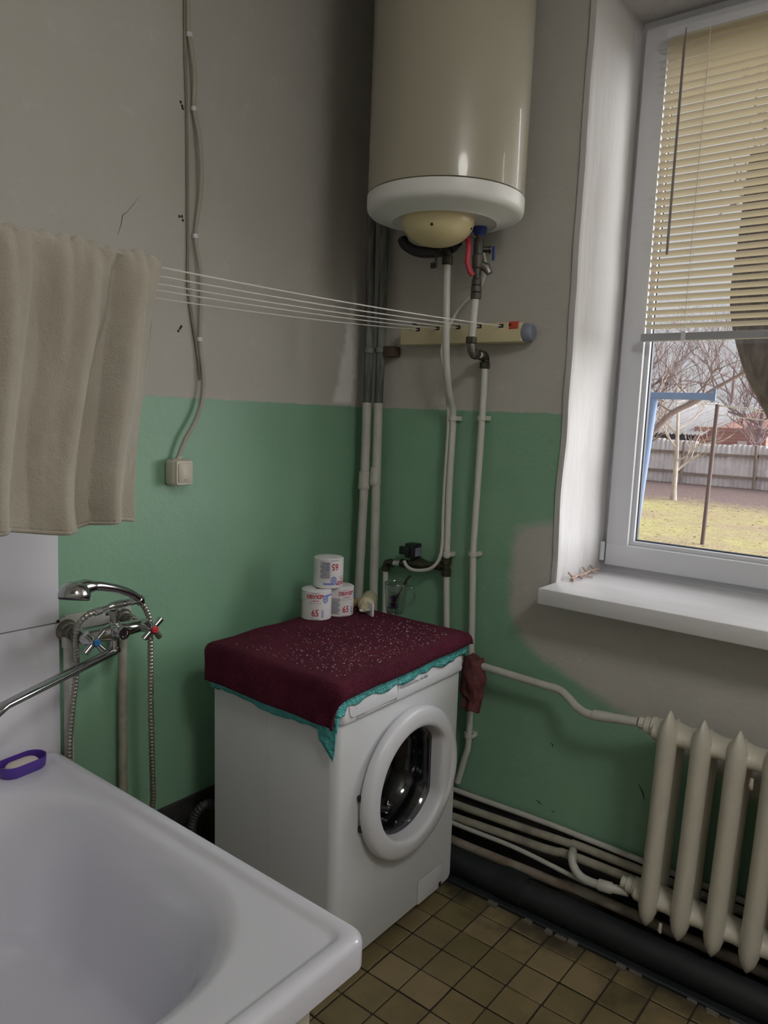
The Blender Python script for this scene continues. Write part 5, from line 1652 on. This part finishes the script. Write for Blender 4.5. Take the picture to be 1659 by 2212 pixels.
# blue swing frame
M_BLUEP = mat('faded_blue_paint', (0.20, 0.29, 0.52), 0.55, c2=(0.25, 0.35, 0.58), ns=4)
swf = thing('swing_frame', 'faded blue metal swing frame standing in the garden', 'swing frame', (6.7, 1.25, GZ))
MB().box(6.66, 6.74, 0.515, 3.60, 1.866, 1.944, 0.004, 1, Matrix.Translation((0, 0, 0)) @ Matrix.Rotation(0, 4, 'X')).build('beam', M_BLUEP, swf)
MB().tube([(6.70, 1.20, 1.87), (6.68, 1.345, -0.55)], 0.055, 14).build('post', M_BLUEP, swf, 60)
MB().tube([(6.70, 3.30, 1.87), (6.68, 3.40, -0.55)], 0.055, 14).build('post', M_BLUEP, swf, 60)
MB().box(6.655, 6.665, 0.50, 0.53, 1.85, 2.00, 0, 1).build('end_plate', M_BLUEP, swf)
# brown line post
M_BROWN = mat('brown_steel_post', (0.15, 0.105, 0.105), 0.6)
lpst = thing('line_post', 'thin brown steel post carrying washing lines in the garden', 'post', (11.81, 1.875, GZ))
MB().tube([(11.81, 1.875, -0.55), (11.83, 1.845, 1.98)], 0.036, 10).build('post', M_BROWN, lpst, 60)
for (dz, y2, z2) in ((1.97, -8, 1.75), (1.96, -8, 1.35), (1.80, -8, 1.55)):
    MB().tube(smooth([(11.83, 1.845, dz), (11.5, -2.5, (dz + z2) / 2 - 0.20), (11.3, y2, z2)], 6), 0.008, 5).build('line', M_CORD, lpst)
MB().tube(smooth([(11.83, 1.845, 1.97), (12.1, 4.5, 2.08), (12.6, 8.0, 2.35)], 6), 0.008, 5).build('line', M_CORD, lpst)

# ------------------------------------------------------------------ trees
M_BARK = mat('pinkish_bark', (0.31, 0.235, 0.235), 0.9, c2=(0.24, 0.18, 0.18), ns=5)
M_BARKL = mat('pale_bark', (0.50, 0.42, 0.38), 0.9, c2=(0.62, 0.56, 0.52), ns=4)
M_BARKD = mat('dark_bark', (0.065, 0.052, 0.050), 0.95, c2=(0.13, 0.107, 0.10), ns=9, lo=0.4, hi=0.65, stretch=(1, 1, 0.35), bmp=1.0, bs=14, bdist=0.08)


def grow(b_, p, d, L, r_, depth, rng, spread, tw, up=0.15, sides=5, kids=3):
    if depth == 0 or r_ < 0.002:
        return
    n = 3
    pts = [p]
    q = p.copy()
    dd = d.copy()
    for i in range(n):
        dd = (dd + Vector((rng.uniform(-tw, tw), rng.uniform(-tw, tw), rng.uniform(-tw, tw) + up * 0.3))).normalized()
        q = q + dd * (L / n)
        pts.append(q.copy())
    b_.tube(pts, [r_, r_ * 0.88, r_ * 0.76, r_ * 0.62], sides if depth > 2 else 3, False)
    for k in range(kids):
        f = rng.uniform(0.35, 1.0)
        i = min(n - 1, int(f * n))
        s = pts[i].lerp(pts[i + 1], f * n - i)
        nd = (dd + Vector((rng.uniform(-spread, spread), rng.uniform(-spread, spread), rng.uniform(-spread * 0.6, spread) + up))).normalized()
        grow(b_, s, nd, L * rng.uniform(0.55, 0.80), r_ * rng.uniform(0.45, 0.62), depth - 1, rng, spread, tw, up, sides, kids)


def bare_tree(name, label, base, hgt, r_, seed, m_, depth=5, spread=0.9, lean=(0, 0), group=None, kids=3, tw=0.25, branches=6):
    rng = random.Random(seed)
    t_ = thing(name, label, 'tree', base, group)
    p0 = Vector(base) + Vector((0, 0, -0.15))
    pts = [p0]
    q = p0.copy()
    dd = Vector((lean[0], lean[1], 1)).normalized()
    for i in range(6):
        dd = (dd + Vector((rng.uniform(-.08, .08), rng.uniform(-.08, .08), 0.05))).normalized()
        q = q + dd * hgt / 6
        pts.append(q.copy())
    MB().tube(pts, [r_ * (1.25 if i == 0 else 1 - 0.55 * i / 6) for i in range(7)], 10, False).build('trunk', m_, t_, 60, False)
    b_ = MB()
    for k in range(branches):
        f = 0.35 + 0.65 * (k + rng.random()) / branches
        i = min(5, int(f * 6))
        s = pts[i].lerp(pts[i + 1], min(1, f * 6 - i))
        a = rng.uniform(0, 2 * PI)
        nd = Vector((math.cos(a), math.sin(a), rng.uniform(0.3, 1.2))).normalized()
        grow(b_, s, nd, hgt * rng.uniform(0.30, 0.5), r_ * rng.uniform(0.28, 0.42), depth, rng, spread, tw, 0.2, 5, kids)
    o_ = b_.build('branches', m_, t_, 60, False)
    o_['kind'] = 'stuff'
    return t_


bare_tree('garden_tree', 'young pale-barked bare tree just in front of the fence', (19.72, 4.89, GZ + 0.02), 2.6, 0.085, 11, M_BARKL, 4, 0.9, (0, 0.02), None, 3, 0.25, 7)
GRP = 'bare trees behind the fence'
for i, (x, y, h_, sd_, lab) in enumerate(((25.8, 8.2, 3.6, 3, 'bare pinkish tree behind the left end of the fence'), (33.5, 10.5, 4.6, 5, 'bare tree rising beyond the pale shed roof'),
                                          (34.5, 7.0, 5.0, 8, 'tall bare tree behind the middle of the shed roof'), (27.0, 4.3, 3.2, 13, 'bare bushy tree beside the red brick shed wall'),
                                          (33.0, 12.5, 4.6, 21, 'bare tree far left beyond the shed, behind the blue swing frame'), (30.5, 3.0, 4.2, 34, 'bare tree right of the brick shed behind the line post'))):
    bare_tree('bare_tree', lab, (x, y, GZ), h_, 0.13, sd_, M_BARK, 5, 1.0, (0, 0), GRP, 3, 0.3, 12)
# a low bough arching across the view and the big near trunk it belongs to
bt = thing('old_tree', 'old leaning tree with thick dark rough trunk close to the window', 'tree', (6.2, -1.50, GZ))
tp = smooth([(6.2, -1.30, GZ - 0.1), (6.15, -1.10, 0.6), (6.1, -0.75, 1.4), (6.05, -0.31, 2.15), (6.0, -0.10, 2.9), (6.0, -0.15, 4.2)], 6)
n_ = len(tp)
b = MB()
rings = []
for i, p in enumerate(tp):
    r_ = 0.47 - 0.14 * i / n_
    rings.append([p + Vector((math.cos(a), math.sin(a), 0)) * r_ * (1 + 0.10 * noise.noise(Vector((math.cos(a) * 3, math.sin(a) * 3, p.z * 1.6)))) for a in [2 * PI * k / 28 for k in range(28)]])
b.loops(rings, cap0=True, cap1=True).build('trunk', M_BARKD, bt, 60)
rng = random.Random(5)
b = MB()
for k in range(6):
    a = rng.uniform(-2.2, 0.4)
    grow(b, Vector((6.0, -0.16, 3.3 + 0.15 * k)), Vector((math.cos(a), math.sin(a), 0.8)).normalized(), 1.3, 0.06, 4, rng, 0.9, 0.25, 0.1, 6, 3)
b.build('branches', M_BARK, bt, 60, False)['kind'] = 'stuff'
ab = thing('fruit_tree', 'bare fruit tree with a crooked bough bending low across the garden', 'tree', (10.85, 3.5, GZ))
bp = smooth([(10.85, 3.55, GZ - 0.1), (10.88, 3.40, 0.3), (10.92, 3.10, 0.95), (10.98, 2.66, 1.44), (11.07, 2.36, 1.80), (11.17, 2.046, 1.99), (11.22, 1.80, 2.18), (11.28, 1.55, 2.36), (11.35, 1.20, 2.58)], 5)
MB().tube(bp, [0.080 - 0.060 * i / len(bp) for i in range(len(bp))], 9).build('trunk', M_BARK, ab, 60)
b = MB()
rng = random.Random(9)
for k in range(14):
    p = bp[rng.randrange(8, len(bp))]
    a = rng.uniform(0, 2 * PI)
    grow(b, p.copy(), Vector((math.cos(a), math.sin(a), 0.9)).normalized(), 0.75, 0.018, 4, rng, 0.9, 0.3, 0.15, 4, 3)
b.build('branches', M_BARK, ab, 60, False)['kind'] = 'stuff'
